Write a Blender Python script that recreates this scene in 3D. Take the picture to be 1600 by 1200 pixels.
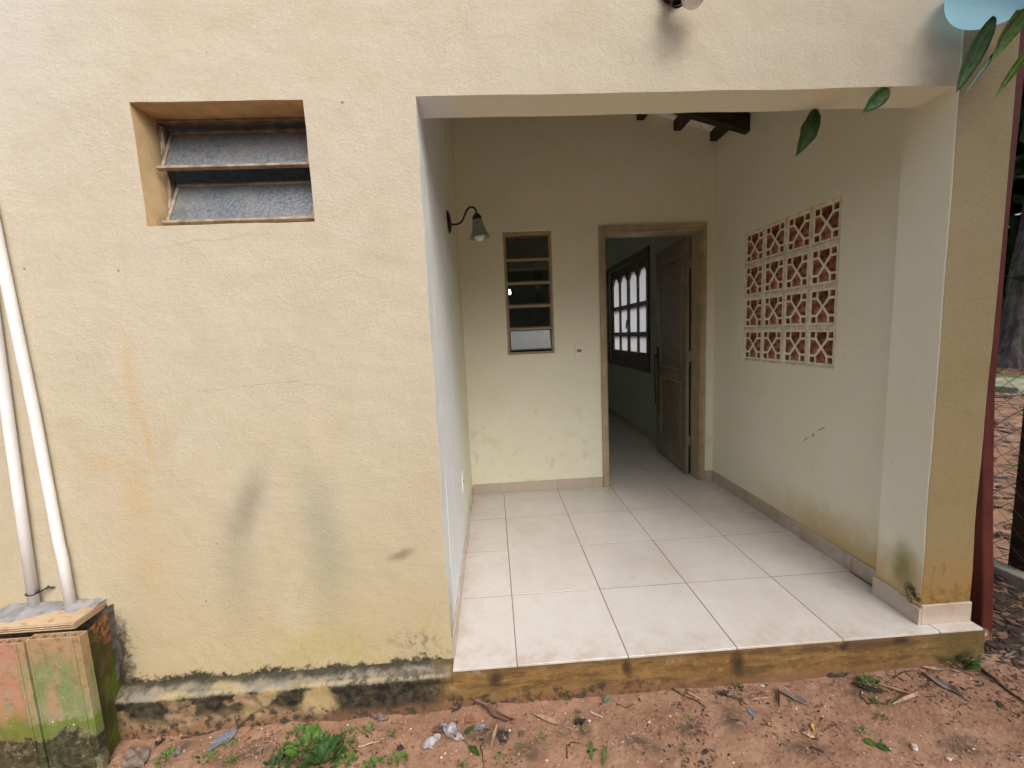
import bpy, bmesh, math, random
import numpy as np
from mathutils import Vector, Matrix

for o in list(bpy.data.objects):
    bpy.data.objects.remove(o)
random.seed(7)
rng = np.random.default_rng(7)
S = bpy.context.scene
COL = S.collection
R = math.radians

# ------------------------------------------------------------------ camera
CAM = Vector((-.0364, -1.5786, 1.3086))
F_PX, PITCH, YAW, ROLL = 652.44, .1175, .0432, .0448


def cam_dir(xx, uu, w=1.0):
    cr, sr = math.cos(ROLL), math.sin(ROLL)
    x = cr*xx + sr*uu
    u = -sr*xx + cr*uu
    cp, sp = math.cos(PITCH), math.sin(PITCH)
    y = cp*w + sp*u
    z = -sp*w + cp*u
    cy, sy = math.cos(YAW), math.sin(YAW)
    return Vector((cy*x + sy*y, -sy*x + cy*y, z))


cd = bpy.data.cameras.new('camera')
cam = bpy.data.objects.new('camera', cd)
COL.objects.link(cam)
cd.sensor_width = 36
cd.sensor_fit = 'HORIZONTAL'
cd.lens = F_PX/1600*36
cd.clip_start = .02
cd.clip_end = 500
rgt, upv, fwd = cam_dir(1, 0, 0), cam_dir(0, 1, 0), cam_dir(0, 0, 1)
mw = Matrix((rgt, upv, -fwd)).transposed().to_4x4()
mw.translation = CAM
cam.matrix_world = mw
S.camera = cam

# ------------------------------------------------------------------ sky and sun (overcast day)
SUN_EL, SUN_AZ = R(48), R(26)          # azimuth measured from -Y (straight in front of the porch) towards +X
W = bpy.data.worlds.new('World')
S.world = W
W.use_nodes = True
wn = W.node_tree
wn.nodes.clear()
sky = wn.nodes.new('ShaderNodeTexSky')
sky.sky_type = 'NISHITA'
sky.sun_disc = False
sky.sun_elevation = SUN_EL
sky.sun_rotation = R(180) - SUN_AZ
sky.air_density = 1.0
sky.dust_density = 7.0
sky.ozone_density = 1.0
hs = wn.nodes.new('ShaderNodeHueSaturation')
hs.inputs['Saturation'].default_value = .72     # cloud cover: a greyer sky
bg = wn.nodes.new('ShaderNodeBackground')
bg.inputs['Strength'].default_value = .15
wo = wn.nodes.new('ShaderNodeOutputWorld')
wn.links.new(sky.outputs[0], hs.inputs['Color'])
wn.links.new(hs.outputs[0], bg.inputs[0])
wn.links.new(bg.outputs[0], wo.inputs[0])

sl = bpy.data.lights.new('sun', 'SUN')
sl.energy = .5
sl.angle = R(50)
sl.color = (1, .965, .92)
sun = bpy.data.objects.new('sun', sl)
COL.objects.link(sun)
sd = Vector((math.cos(SUN_EL)*math.sin(SUN_AZ), -math.cos(SUN_EL)*math.cos(SUN_AZ), math.sin(SUN_EL)))
sun.rotation_euler = sd.to_track_quat('Z', 'Y').to_euler()
sun.location = sd*20

S.view_settings.view_transform = 'Standard'
S.view_settings.look = 'None'
S.view_settings.exposure = .64
S.view_settings.gamma = 1
S.view_settings.use_curve_mapping = False
S.render.engine = 'CYCLES'
S.cycles.use_denoising = True
S.cycles.max_bounces = 10
S.cycles.diffuse_bounces = 8
S.cycles.transparent_max_bounces = 12
S.cycles.caustics_reflective = False
S.cycles.caustics_refractive = False


# ------------------------------------------------------------------ shader helper
class Mat:
    def __init__(s, name, rough=.8, spec=.3, base=(.5, .5, .5)):
        s.m = bpy.data.materials.new(name)
        s.m.use_nodes = True
        s.t = s.m.node_tree
        s.t.nodes.clear()
        s.out = s.t.nodes.new('ShaderNodeOutputMaterial')
        s.b = s.t.nodes.new('ShaderNodeBsdfPrincipled')
        s.t.links.new(s.b.outputs[0], s.out.inputs[0])
        s.b.inputs['Roughness'].default_value = rough
        s.b.inputs['Specular IOR Level'].default_value = spec
        s.b.inputs['Base Color'].default_value = (*base, 1)
        s._pos = None

    def n(s, t):
        return s.t.nodes.new(t)

    def put(s, inp, v):
        if isinstance(v, bpy.types.NodeSocket):
            s.t.links.new(v, inp)
        elif isinstance(v, tuple) and len(v) == 3 and inp.type == 'RGBA':
            inp.default_value = (*v, 1)
        else:
            inp.default_value = v

    def pos(s):
        if s._pos is None:
            s._pos = s.n('ShaderNodeNewGeometry').outputs['Position']
        return s._pos

    def obj(s):
        return s.n('ShaderNodeTexCoord').outputs['Object']

    def rand(s):
        return s.n('ShaderNodeObjectInfo').outputs['Random']

    def vadd(s, a, b, op='ADD'):
        k = s.n('ShaderNodeVectorMath')
        k.operation = op
        s.put(k.inputs[0], a)
        s.put(k.inputs[1], b)
        return k.outputs['Value'] if op in ('LENGTH', 'DISTANCE', 'DOT_PRODUCT') else k.outputs[0]

    def scale(s, v, xyz):
        k = s.n('ShaderNodeMapping')
        s.put(k.inputs['Vector'], v)
        k.inputs['Scale'].default_value = xyz
        return k.outputs[0]

    def noise(s, v, sc, det=4, rough=.55, dist=0, color=False):
        k = s.n('ShaderNodeTexNoise')
        s.put(k.inputs['Vector'], v)
        k.inputs['Scale'].default_value = sc
        k.inputs['Detail'].default_value = det
        k.inputs['Roughness'].default_value = rough
        k.inputs['Distortion'].default_value = dist
        return k.outputs['Color' if color else 'Fac']

    def voro(s, v, sc, feature='F1', out='Distance'):
        k = s.n('ShaderNodeTexVoronoi')
        k.feature = feature
        s.put(k.inputs['Vector'], v)
        k.inputs['Scale'].default_value = sc
        return k.outputs[out]

    def ss(s, v, a, b, lo=0., hi=1.):
        k = s.n('ShaderNodeMapRange')
        k.interpolation_type = 'SMOOTHSTEP'
        s.put(k.inputs['Value'], v)
        if a > b:
            a, b, lo, hi = b, a, hi, lo
        k.inputs['From Min'].default_value = a
        k.inputs['From Max'].default_value = b
        k.inputs['To Min'].default_value = lo
        k.inputs['To Max'].default_value = hi
        return k.outputs[0]

    def ma(s, op, a, b=0.):
        k = s.n('ShaderNodeMath')
        k.operation = op
        s.put(k.inputs[0], a)
        s.put(k.inputs[1], b)
        return k.outputs[0]

    def mul(s, a, b):
        return s.ma('MULTIPLY', a, b)

    def mix(s, f, a, b, blend='MIX'):
        k = s.n('ShaderNodeMix')
        k.data_type = 'RGBA'
        k.blend_type = blend
        s.put(k.inputs[0], f)
        s.put(k.inputs[6], a)
        s.put(k.inputs[7], b)
        return k.outputs[2]

    def xyz(s, v):
        k = s.n('ShaderNodeSeparateXYZ')
        s.put(k.inputs[0], v)
        return k.outputs

    def blob(s, v, loc, rad, rot=0., axis='Y', soft=1.):
        # 1 inside, fading to 0 at the rim of an ellipsoid
        k = s.n('ShaderNodeMapping')
        k.vector_type = 'TEXTURE'
        s.put(k.inputs['Vector'], v)
        k.inputs['Location'].default_value = loc
        e = [0, 0, 0]
        e['XYZ'.index(axis)] = rot
        k.inputs['Rotation'].default_value = e
        k.inputs['Scale'].default_value = rad
        return s.ss(s.vadd(k.outputs[0], (0, 0, 0), 'LENGTH'), 1., 1.-soft)

    def bump(s, h, strength=.5, dist=.003, prev=None):
        k = s.n('ShaderNodeBump')
        k.inputs['Strength'].default_value = strength
        k.inputs['Distance'].default_value = dist
        s.put(k.inputs['Height'], h)
        if prev is not None:
            s.put(k.inputs['Normal'], prev)
        return k.outputs[0]

    def done(s, color=None, rough=None, normal=None):
        if color is not None:
            s.put(s.b.inputs['Base Color'], color)
        if rough is not None:
            s.put(s.b.inputs['Roughness'], rough)
        if normal is not None:
            s.put(s.b.inputs['Normal'], normal)
        return s.m


def warp(m, v, sc, amt, det=4):
    c = m.noise(v, sc, det, .6, 0, True)
    c = m.vadd(c, (-.5, -.5, -.5))
    c = m.vadd(c, (amt*2, amt*2, amt*2), 'MULTIPLY')
    return m.vadd(v, c)


def stucco_bump(m, P, k=1.):
    a = m.noise(m.scale(P, (1, 1, 1.4)), 95, 4, .62, .5)
    b = m.voro(warp(m, P, 60, .006), 130)
    c = m.noise(P, 9, 3)
    h = m.ma('ADD', m.mul(a, 1.), m.mul(b, .35))
    n1 = m.bump(m.mul(h, m.ss(m.noise(P, 2.4, 3), .3, .7, .2, 1.)), .45*k, .0045)
    n1 = m.bump(m.noise(m.scale(warp(m, P, 3, .1), (1, 1, 2.2)), 22, 4, .6), .13*k, .008, n1)
    return m.bump(c, .5, .012, n1), a


# ------------------------------------------------------------------ materials of the house
def mat_stucco():
    m = Mat('cream_stucco', .92, .2)
    P = m.pos()
    x, y, z = m.xyz(P)
    nb, fine = stucco_bump(m, P)
    big = m.noise(P, 1.7, 4)
    mid = m.noise(P, 6, 5, .6)
    pale, yel = (.53, .495, .40), (.475, .425, .285)
    hi = m.ss(m.ma('ADD', z, m.mul(big, 1.4)), .55, 2.5)
    c = m.mix(hi, yel, pale)
    c = m.mix(m.ss(mid, .42, .75, 0, .45), c, (.46, .40, .28))
    c = m.mix(m.ss(m.noise(P, 3.1, 5, .6), .52, .72, 0, .5), c, (.57, .53, .44))
    c = m.mix(m.ss(fine, .38, .62, .28, 0), c, (.40, .35, .25))
    Pw = warp(m, P, 5, .05)
    Pf = warp(m, P, 28, .018)

    def st(v, lx, lz, rx, rz, rot, col, amt, soft=1.):
        nonlocal c
        c = m.mix(m.mul(m.blob(v, (lx, 0, lz), (rx, 9, rz), rot, 'Y', soft), amt), c, col)
    # soot-like grey streaks and smudges, and a painted flare haze
    Pg = warp(m, P, 3.5, .03)
    st(Pg, -1.00, .70, .085, .26, R(24), (.27, .235, .185), .72)
    st(Pg, -1.07, .44, .12, .44, R(6), (.36, .33, .25), .6)
    st(Pg, -.73, .52, .13, .56, R(-3), (.34, .335, .25), .72)
    st(Pg, -.74, .12, .42, .17, 0, (.40, .39, .19), .5)
    st(Pg, -1.75, 2.55, .75, .85, 0, (.55, .55, .53), .6)  # pale grey lens-flare haze painted over the top-left corner
    st(Pg, -.715, .98, .07, .27, 0, (.60, .50, .40), .3)
    st(Pf, -.435, .465, .085, .03, R(-18), (.20, .17, .13), .75)
    # rusty water marks
    rust = (.50, .36, .17)
    st(Pw, -1.36, 1.2, .035, .3, R(5), rust, .4)
    st(Pw, -1.325, .98, .022, .2, R(-7), rust, .55)
    st(Pw, -1.40, .75, .10, .2, 0, rust, .45)
    st(Pw, -1.5, .9, .15, .06, 0, rust, .3)
    st(Pw, -1.38, .45, .12, .25, 0, rust, .3)
    # algae
    alg = (.36, .36, .10)
    ag = m.ss(m.noise(P, 22, 5, .65), .45, .62)
    for lx, lz, rx, rz, a in ((-.85, .11, .13, .10, .7), (-.66, .08, .10, .08, .7), (-.5, .05, .2, .06, .5), (-.93, .06, .25, .05, .4), (-.36, .16, .08, .14, .45)):
        c = m.mix(m.mul(m.mul(m.blob(Pw, (lx, 0, lz), (rx, 9, rz), 0, 'Y', .9), ag), a), c, alg)
    # damp yellowing low on the wall
    c = m.mix(m.ss(m.ma('ADD', z, m.mul(mid, .5)), .75, .2, 0, .35), c, (.48, .37, .18))
    # black mould along the foot and up the left corner
    nf = m.noise(P, 34, 6, .72)
    mz = m.ma('ADD', z, m.mul(m.ma('SUBTRACT', nf, .5), .16))
    mz = m.ma('ADD', mz, m.mul(m.ma('SUBTRACT', m.noise(P, 4.2, 3), .5), .12))
    c = m.mix(m.ss(mz, .032, .0, 0, .95), c, (.035, .033, .022))
    mx = m.ma('ADD', x, m.mul(m.ma('SUBTRACT', nf, .5), .16))
    left = m.mul(m.ss(mx, -1.49, -1.55, 0, .95), m.ss(m.ma('ADD', z, m.mul(nf, .2)), .44, .30))
    c = m.mix(left, c, (.05, .045, .032))
    spk = m.mul(m.ss(nf, .62, .70), m.ss(z, .24, .03))
    c = m.mix(m.mul(spk, m.ss(m.noise(P, 3, 2), .45, .6)), c, (.09, .08, .045))
    c = m.mix(m.mul(m.mul(m.blob(Pw, (-.40, 0, .09), (.15, 9, .09), 0, 'Y', 1.), m.ss(nf, .46, .62)), .75), c, (.12, .105, .06))
    # little holes and specks
    for lx, lz, r in ((-1.656, 1.613, .007), (-1.342, 1.595, .007), (-.513, 2.134, .009), (-1.05, 1.95, .004), (-.43, .9, .004), (-1.13, .56, .005), (-1.2, .33, .006), (-.95, 2.3, .004)):
        st(P, lx, lz, r*.8, r*.8, 0, (.16, .14, .13), .8, .6)
    # hairline cracks
    for lx, lz, ln, rot in ((-.93, 1.165, .33, R(-3)), (-.72, 1.16, .16, R(8)), (-1.0, 1.69, .3, R(-5)), (-.5, 1.55, .12, R(20))):
        k = m.blob(warp(m, P, 16, .02), (lx, 0, lz), (ln, 9, .0035), rot, 'Y', .7)
        c = m.mix(m.mul(k, .30), c, (.30, .24, .16))
    # repaired ring of paint on the lintel
    d = m.vadd(warp(m, P, 30, .004), (.491, 0, 2.259), 'DISTANCE')
    ring = m.mul(m.ss(d, .014, .019), m.ss(d, .026, .021))
    c = m.mix(m.mul(ring, .35), c, (.42, .34, .22))
    return m.done(c, None, nb)


def mat_column_front():
    m = Mat('ochre_beige_stucco', .92, .2)
    P = m.pos()
    x, y, z = m.xyz(P)
    nb, fine = stucco_bump(m, P, .8)
    mid = m.noise(P, 5, 5, .6)
    c = m.mix(m.ss(m.ma('ADD', z, m.mul(mid, .8)), .6, 2.6), (.27, .215, .11), (.31, .265, .165))
    c = m.mix(m.ss(mid, .45, .7, 0, .4), c, (.24, .19, .10))
    c = m.mix(m.ss(fine, .38, .6, .25, 0), c, (.2, .16, .09))
    nz = m.ma('ADD', z, m.mul(m.ma('SUBTRACT', m.noise(P, 14, 5, .65), .5), .25))
    c = m.mix(m.ss(nz, .40, .08, 0, .8), c, (.31, .175, .05))
    c = m.mix(m.mul(m.ss(nz, .22, .1), m.ss(m.noise(P, 22, 5, .7), .38, .7, 0, .8)), c, (.09, .07, .03))
    st = m.noise(m.scale(warp(m, P, 8, .03), (1, 1, .35)), 30, 3)
    c = m.mix(m.mul(m.ss(nz, .5, .2), m.ss(st, .56, .66, 0, .5)), c, (.18, .11, .04))
    return m.done(c, None, nb)


def mat_porch():
    m = Mat('off_white_wall_paint', .75, .3)
    P = m.pos()
    x, y, z = m.xyz(P)
    big = m.noise(P, 2.2, 4)
    c = m.mix(m.ss(big, .35, .7), (.765, .76, .60), (.79, .785, .655))
    c = m.mix(m.mul(m.ss(x, -.1, -.2), m.ss(y, 1.5, .5, 0, .9)), c, (.74, .80, .85))  # left wall bluer towards the front: skylight put into the wall colour
    c = m.mix(m.ss(m.noise(P, 7, 5, .65), .6, .75, 0, .3), c, (.60, .55, .36))
    nf = m.noise(P, 26, 6, .7)
    # rusty damp at the foot of the right side
    nz = m.ma('ADD', z, m.mul(m.ma('SUBTRACT', m.noise(P, 9, 5, .65), .5), .22))
    right = m.ss(x, 1.6, 1.7)
    frnt = m.ss(y, 1.3, .5)
    c = m.mix(m.mul(m.mul(m.ss(nz, .36, .08, 0, .8), right), frnt), c, (.50, .33, .11))
    # green-black growth at the foot of the column
    Pw = warp(m, P, 12, .03)
    g = m.blob(Pw, (1.732, .08, .21), (.3, .085, .17), 0, 'X', .9)
    c = m.mix(m.mul(g, .75), c, (.20, .19, .055))
    g2 = m.blob(Pw, (1.732, .03, .11), (.3, .06, .07), 0, 'X', .8)
    c = m.mix(m.mul(g2, m.ss(nf, .38, .55)), c, (.03, .03, .015))
    # green streak at the foot of the left reveal
    g3 = m.mul(m.ss(m.ma('ADD', z, m.mul(nf, .3)), .62, .15), m.ss(m.ma('ADD', y, m.mul(nf, .12)), .24, .08))
    g3 = m.mul(g3, m.ss(x, -.1, -.2))
    c = m.mix(m.mul(g3, .8), c, (.22, .22, .06))
    # grey wipe marks on the left wall, brown scuffs on the right wall
    wv = m.noise(m.scale(warp(m, P, 4, .05), (1, 2.2, .35)), 12, 4, .6)
    c = m.mix(m.mul(m.mul(m.ss(wv, .55, .72, 0, .4), m.ss(x, -.1, -.2)), m.ss(z, 1.2, .3)), c, (.40, .42, .42))
    for ly, lz, ln, w, rt in ((.64, .705, .045, .006, R(35)), (.75, .62, .05, .006, R(38)), (.70, .655, .02, .012, R(35))):
        k = m.blob(warp(m, P, 40, .004), (1.79, ly, lz), (.4, ln, w), -rt, 'X', .8)
        c = m.mix(m.mul(k, .75), c, (.28, .17, .07))
    sp = m.ss(m.noise(P, 60, 2, .5), .70, .76, 0, .55)
    c = m.mix(m.mul(sp, m.ss(m.noise(P, 2.7, 2), .45, .6)), c, (.38, .31, .17))
    yb = m.mul(m.ss(y, 1.7, 1.78), m.ss(m.noise(P, 8, 5, .65), .52, .7, 0, .4))
    c = m.mix(m.mul(yb, m.ss(z, 1.1, .2)), c, (.55, .50, .25))
    h = m.noise(P, 55, 4, .55)
    nb = m.bump(h, .35, .003)
    nb = m.bump(m.noise(P, 6, 3), .5, .012, nb)
    return m.done(c, None, nb)


def mat_room():
    m = Mat('grey_green_room_paint', .8, .3)
    c = m.mix(m.noise(m.pos(), 2, 3), (.46, .50, .43), (.51, .53, .46))
    return m.done(c)


def mat_tile(name, tint=1., hue=(1, 1, 1)):
    m = Mat(name, .2, .5)
    P = m.pos()
    r = m.rand()
    off = m.n('ShaderNodeCombineXYZ')
    m.put(off.inputs[0], m.mul(r, 37.))
    m.put(off.inputs[2], m.mul(r, 91.))
    V = m.vadd(P, off.outputs[0])
    a = m.noise(V, 9, 6, .7, .3)
    b = m.noise(V, 26, 5, .65)
    c = m.mix(m.ss(a, .28, .76), (.62*tint, .60*tint, .58*tint), (.575*tint, .545*tint, .51*tint))
    c = m.mix(m.ss(b, .50, .8, 0, .25), c, (.50*tint, .45*tint, .39*tint))
    c = m.mix(m.ss(m.noise(P, 1.3, 5, .6), .42, .72, 0, .32), c, (.40*tint, .32*tint, .235*tint))
    px_, py_, pz_ = m.xyz(P)
    nd = m.noise(P, 11, 6, .7)
    edge = m.ma('MAXIMUM', m.ss(py_, .16, -.05), m.ma('MAXIMUM', m.ss(px_, 1.5, 1.8), m.ss(px_, -.12, -.27)))
    c = m.mix(m.mul(m.mul(edge, m.ss(nd, .42, .68)), .42), c, (.40*tint, .27*tint, .17*tint))
    sp = m.ss(m.noise(P, 70, 2), .72, .77, 0, .7)
    c = m.mix(sp, c, (.22, .13, .08))
    k = m.ma('ADD', m.mul(m.ma('SUBTRACT', r, .5), .06), 1.)
    kv = m.n('ShaderNodeCombineXYZ')
    for i in range(3):
        m.put(kv.inputs[i], k)
    c = m.mix(1., c, kv.outputs[0], 'MULTIPLY')
    c = m.mix(1., c, hue, 'MULTIPLY')
    ro = m.ss(m.noise(P, 7, 4, .6), .3, .75, .10, .26)
    return m.done(c, ro, m.bump(m.noise(P, 3, 2), .12, .01))


def mat_simple(name, base, rough=.6, spec=.4, var=.15, sc=12, metal=0., bump=0.):
    m = Mat(name, rough, spec)
    O = m.obj()
    n = m.noise(O, sc, 4, .6)
    lo = tuple(max(0, v*(1-var*1.5)) for v in base)
    hi = tuple(min(1, v*(1+var)) for v in base)
    m.b.inputs['Metallic'].default_value = metal
    c = m.mix(m.ss(n, .3, .7), lo, hi)
    return m.done(c, None, m.bump(m.noise(O, sc*4, 4), bump, .004) if bump else None)


def mat_grout():
    m = Mat('brown_grout', .95, .1)
    return m.done(m.mix(m.noise(m.pos(), 9, 4), (.17, .12, .085), (.30, .23, .17)))


def mat_step():
    m = Mat('stained_ochre_concrete', .93, .2)
    P = m.pos()
    x, y, z = m.xyz(P)
    n1, n2, n3 = m.noise(P, 7, 5, .65), m.noise(P, 30, 6, .7), m.noise(m.scale(P, (1, 1, 2.6)), 16, 5, .65)
    c = m.mix(m.ss(n1, .3, .7), (.29, .18, .065), (.20, .115, .04))
    c = m.mix(m.ss(n3, .48, .68, 0, .75), c, (.15, .09, .04))
    c = m.mix(m.ss(n2, .54, .70, 0, .5), c, (.46, .33, .16))
    n4 = m.noise(m.scale(P, (.5, 1, 2.2)), 8, 6, .7, .6)
    c = m.mix(m.ss(n4, .44, .62, 0, .85), c, (.095, .058, .028))
    tz = m.ma('ADD', z, m.mul(m.ma('SUBTRACT', n2, .5), .06))
    c = m.mix(m.ss(tz, -.035, -.012, 0, .6), c, (.12, .08, .045))
    right = m.ss(m.ma('ADD', x, m.mul(n1, .3)), 1.75, 2.0)
    c = m.mix(m.mul(right, .7), c, (.10, .08, .032))
    # left of the porch it turns into the mouldy plinth
    lf = m.ss(m.ma('ADD', x, m.mul(m.ma('SUBTRACT', n1, .5), .35)), -.24, -.36)
    cream = m.mix(m.ss(n3, .4, .65), (.34, .24, .14), (.20, .13, .085))
    blk = m.mix(m.ss(n2, .35, .7), (.018, .017, .012), (.085, .072, .045))
    pat = m.ss(m.ma('ADD', m.noise(P, 5.2, 4, .6), m.mul(m.ss(x, -.5, -.9), -.07)), .30, .37)
    top = m.ss(m.ma('ADD', z, m.mul(m.ma('SUBTRACT', n1, .5), .08)), -.10, -.03)
    lower = m.ss(m.ma('ADD', z, m.mul(m.ma('SUBTRACT', n1, .5), .10)), -.09, -.135)
    lower = m.mul(lower, m.ss(x, -.78, -.92))
    msk = m.ma('MULTIPLY', pat, m.ma('SUBTRACT', 1., lower))
    pl = m.mix(msk, cream, blk)
    ledge = m.ss(m.ma('ADD', z, m.mul(m.ma('SUBTRACT', n2, .5), .02)), -.034, -.022)
    grey = m.mix(m.ss(n2, .35, .65), (.085, .078, .06), (.24, .215, .165))
    pl = m.mix(ledge, pl, grey)
    crm = m.mul(m.ss(m.noise(m.scale(P, (1, 2, 1)), 7, 5, .65), .40, .52, 1., 0.), m.ss(m.ma('ADD', x, m.mul(n1, .4)), -.55, -.75))
    pl = m.mix(m.mul(ledge, m.mul(crm, .8)), pl, (.34, .28, .16))
    lip = m.mul(m.blob(P, (0, -.048, -.022), (9, .012, .009), 0, 'X', .8), m.ss(n2, .42, .55))
    pl = m.mix(m.mul(lip, .8), pl, (.36, .30, .17))
    pl = m.mix(m.mul(m.mul(ledge, m.ss(m.noise(P, 12, 4, .6), .5, .62)), .8), pl, (.22, .21, .18))
    crown = m.ss(m.ma('ADD', y, m.mul(m.ma('SUBTRACT', m.noise(P, 12, 5, .7), .5), .07)), -.034, -.008)
    pl = m.mix(m.mul(crown, .85), pl, (.03, .028, .02))
    c = m.mix(lf, c, pl)
    # light patches in the mould
    Pw = warp(m, P, 9, .035)
    Pq = warp(m, warp(m, P, 5, .09), 24, .02)
    for lx, lz, rx, rz, a in ((-.79, -.095, .085, .075, .95), (-.985, -.06, .05, .045, .8), (-1.02, -.115, .10, .03, .6), (-1.36, -.06, .05, .04, .3)):
        k = m.blob(Pq, (lx, 0, lz), (rx, 9, rz), R(20), 'Y', .45)
        c = m.mix(m.mul(k, a), c, m.mix(n3, (.46, .36, .17), (.36, .27, .15)))
    # dark runs under the tile joints
    for lx, lz, rx, rz in ((-.09, -.045, .05, .05), (.446, -.05, .035, .07), (.90, -.065, .045, .09), (1.355, -.03, .03, .04), (1.6, -.02, .05, .03)):
        c = m.mix(m.mul(m.blob(Pw, (lx, 0, lz), (rx, 9, rz), 0, 'Y', .9), .9), c, (.045, .03, .018))
    c = m.mix(m.mul(m.blob(warp(m, P, 20, .02), (-.16, 0, -.022), (.03, 9, .012), R(40), 'Y', .6), .8), c, (.22, .20, .16))
    # splashed soil and damp along the foot
    sz = m.ma('ADD', z, m.mul(m.ma('SUBTRACT', n1, .5), .08))
    c = m.mix(m.ss(sz, -.115, -.155, 0, .75), c, (.20, .105, .06))
    wet = m.mul(m.ss(sz, -.095, -.125), m.ss(n2, .47, .6))
    c = m.mix(m.mul(wet, m.ss(x, 1.0, .3)), c, (.06, .045, .03))
    return m.done(c, None, m.bump(n2, .6, .006, m.bump(n1, .6, .015)))


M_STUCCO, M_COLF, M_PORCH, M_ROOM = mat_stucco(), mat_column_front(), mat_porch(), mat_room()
M_TILE, M_SKIRT, M_GROUT, M_STEP = mat_tile('beige_floor_tile'), mat_tile('beige_skirting_tile', .8, (1.03, .93, .82)), mat_grout(), mat_step()
M_REVEAL = mat_simple('yellow_cream_reveal', (.62, .47, .27), .9, .2, .12, 9, 0, .4)  # yellowed to stand for bounce light in the shaded reveals
M_CEIL = mat_simple('whitewashed_clay', (.86, .84, .80), .9, .2, .15, 20, 0, .3)
M_DKWOOD = mat_simple('dark_stained_timber', (.022, .014, .012), .55, .4, .3, 20, 0, .2)
M_ROOFT = mat_simple('clay_roof', (.33, .13, .07), .9, .2, .2, 8, 0, .4)
M_FRAME = mat_simple('beige_gloss_trim', (.39, .315, .205), .38, .45, .10, 10, 0, .08)
M_LEAF = mat_simple('taupe_gloss_door_paint', (.235, .195, .135), .2, .5, .10, 5, 0, .05)
M_MOULD = mat_simple('pale_moulding_paint', (.42, .36, .27), .35, .45, .1, 10)
M_BRONZE = mat_simple('dark_bronze', (.05, .035, .03), .4, .5, .25, 30, .7)
M_BLACK = mat_simple('black_metal', (.015, .015, .017), .45, .5, .3, 30, .3)
M_WSTEEL = mat_simple('weathered_window_metal', (.30, .25, .20), .55, .4, .25, 25, .2, .2)
M_BRNSTEEL = mat_simple('brown_window_metal', (.17, .125, .075), .5, .4, .2, 25, 0, .1)
M_PLASTIC = mat_simple('white_plastic', (.82, .80, .72), .35, .5, .05, 8)
M_GREYPL = mat_simple('grey_plastic', (.22, .20, .18), .4, .5, .1, 8)
M_INWOOD = mat_simple('dark_brown_window_wood', (.15, .125, .095), .4, .4, .2, 14, 0, .1)
M_TERRA = mat_simple('terracotta', (.37, .175, .10), .9, .2, .5, 22, 0, .3)
M_BLOCKF = mat_simple('cream_painted_block', (.78, .74, .58), .8, .3, .12, 30, 0, .3)
M_JOINT = mat_simple('cream_mortar', (.68, .63, .47), .85, .25, .15, 25, 0, .6)


def mat_glass(name, tint, dust, rough=.04, dustcol=(.35, .36, .33)):
    m = Mat(name, rough, .5)
    tr = m.n('ShaderNodeBsdfTransparent')
    tr.inputs[0].default_value = (*tint, 1)
    gl = m.n('ShaderNodeBsdfGlossy')
    gl.inputs['Roughness'].default_value = rough
    fr = m.n('ShaderNodeFresnel')
    fr.inputs['IOR'].default_value = 1.55
    mx = m.n('ShaderNodeMixShader')
    m.put(mx.inputs[0], m.ma('MINIMUM', m.mul(fr.outputs[0], 1.8), 1.))
    m.put(mx.inputs[1], tr.outputs[0])
    m.put(mx.inputs[2], gl.outputs[0])
    df = m.n('ShaderNodeBsdfDiffuse')
    df.inputs[0].default_value = (*dustcol, 1)
    m2 = m.n('ShaderNodeMixShader')
    m.put(m2.inputs[0], m.ss(m.noise(m.obj(), 14, 5, .6), .3, .8, dust*.5, dust*1.6))
    m.put(m2.inputs[1], mx.outputs[0])
    m.put(m2.inputs[2], df.outputs[0])
    m.put(m.out.inputs[0], m2.outputs[0])
    return m.m


def mat_pattern_glass():
    m = Mat('pebbled_glass', .28, .9)
    P = m.pos()
    v = m.voro(warp(m, P, 90, .004), 85)
    n = m.noise(P, 160, 3)
    h = m.ma('ADD', v, m.mul(n, .5))
    d = m.noise(P, 9, 5, .65)
    c = m.mix(m.ss(v, .2, .8), (.15, .175, .20), (.09, .11, .13))
    c = m.mix(m.ss(d, .4, .75, 0, .7), c, (.20, .20, .19))
    m.b.inputs['Coat Weight'].default_value = .6
    m.b.inputs['Coat Roughness'].default_value = .12
    nb = m.bump(h, .5, .003)
    m.put(m.b.inputs['Coat Normal'], nb)
    return m.done(c, None, nb)


def mat_frosted():
    m = Mat('frosted_pane', .4, .5)
    tl = m.n('ShaderNodeBsdfTranslucent')
    tl.inputs[0].default_value = (.88, .92, .95, 1)
    fr = m.n('ShaderNodeMixShader')
    fr.inputs[0].default_value = .9
    m.b.inputs['Base Color'].default_value = (.6, .65, .7, 1)
    m.put(fr.inputs[1], m.b.outputs[0])
    m.put(fr.inputs[2], tl.outputs[0])
    m.put(m.out.inputs[0], fr.outputs[0])
    return m.m


M_GLASS = mat_glass('window_glass', (.55, .62, .58), .10, .04, (.22, .25, .23))
M_PGLASS = mat_pattern_glass()
M_FROST = mat_frosted()


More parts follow.
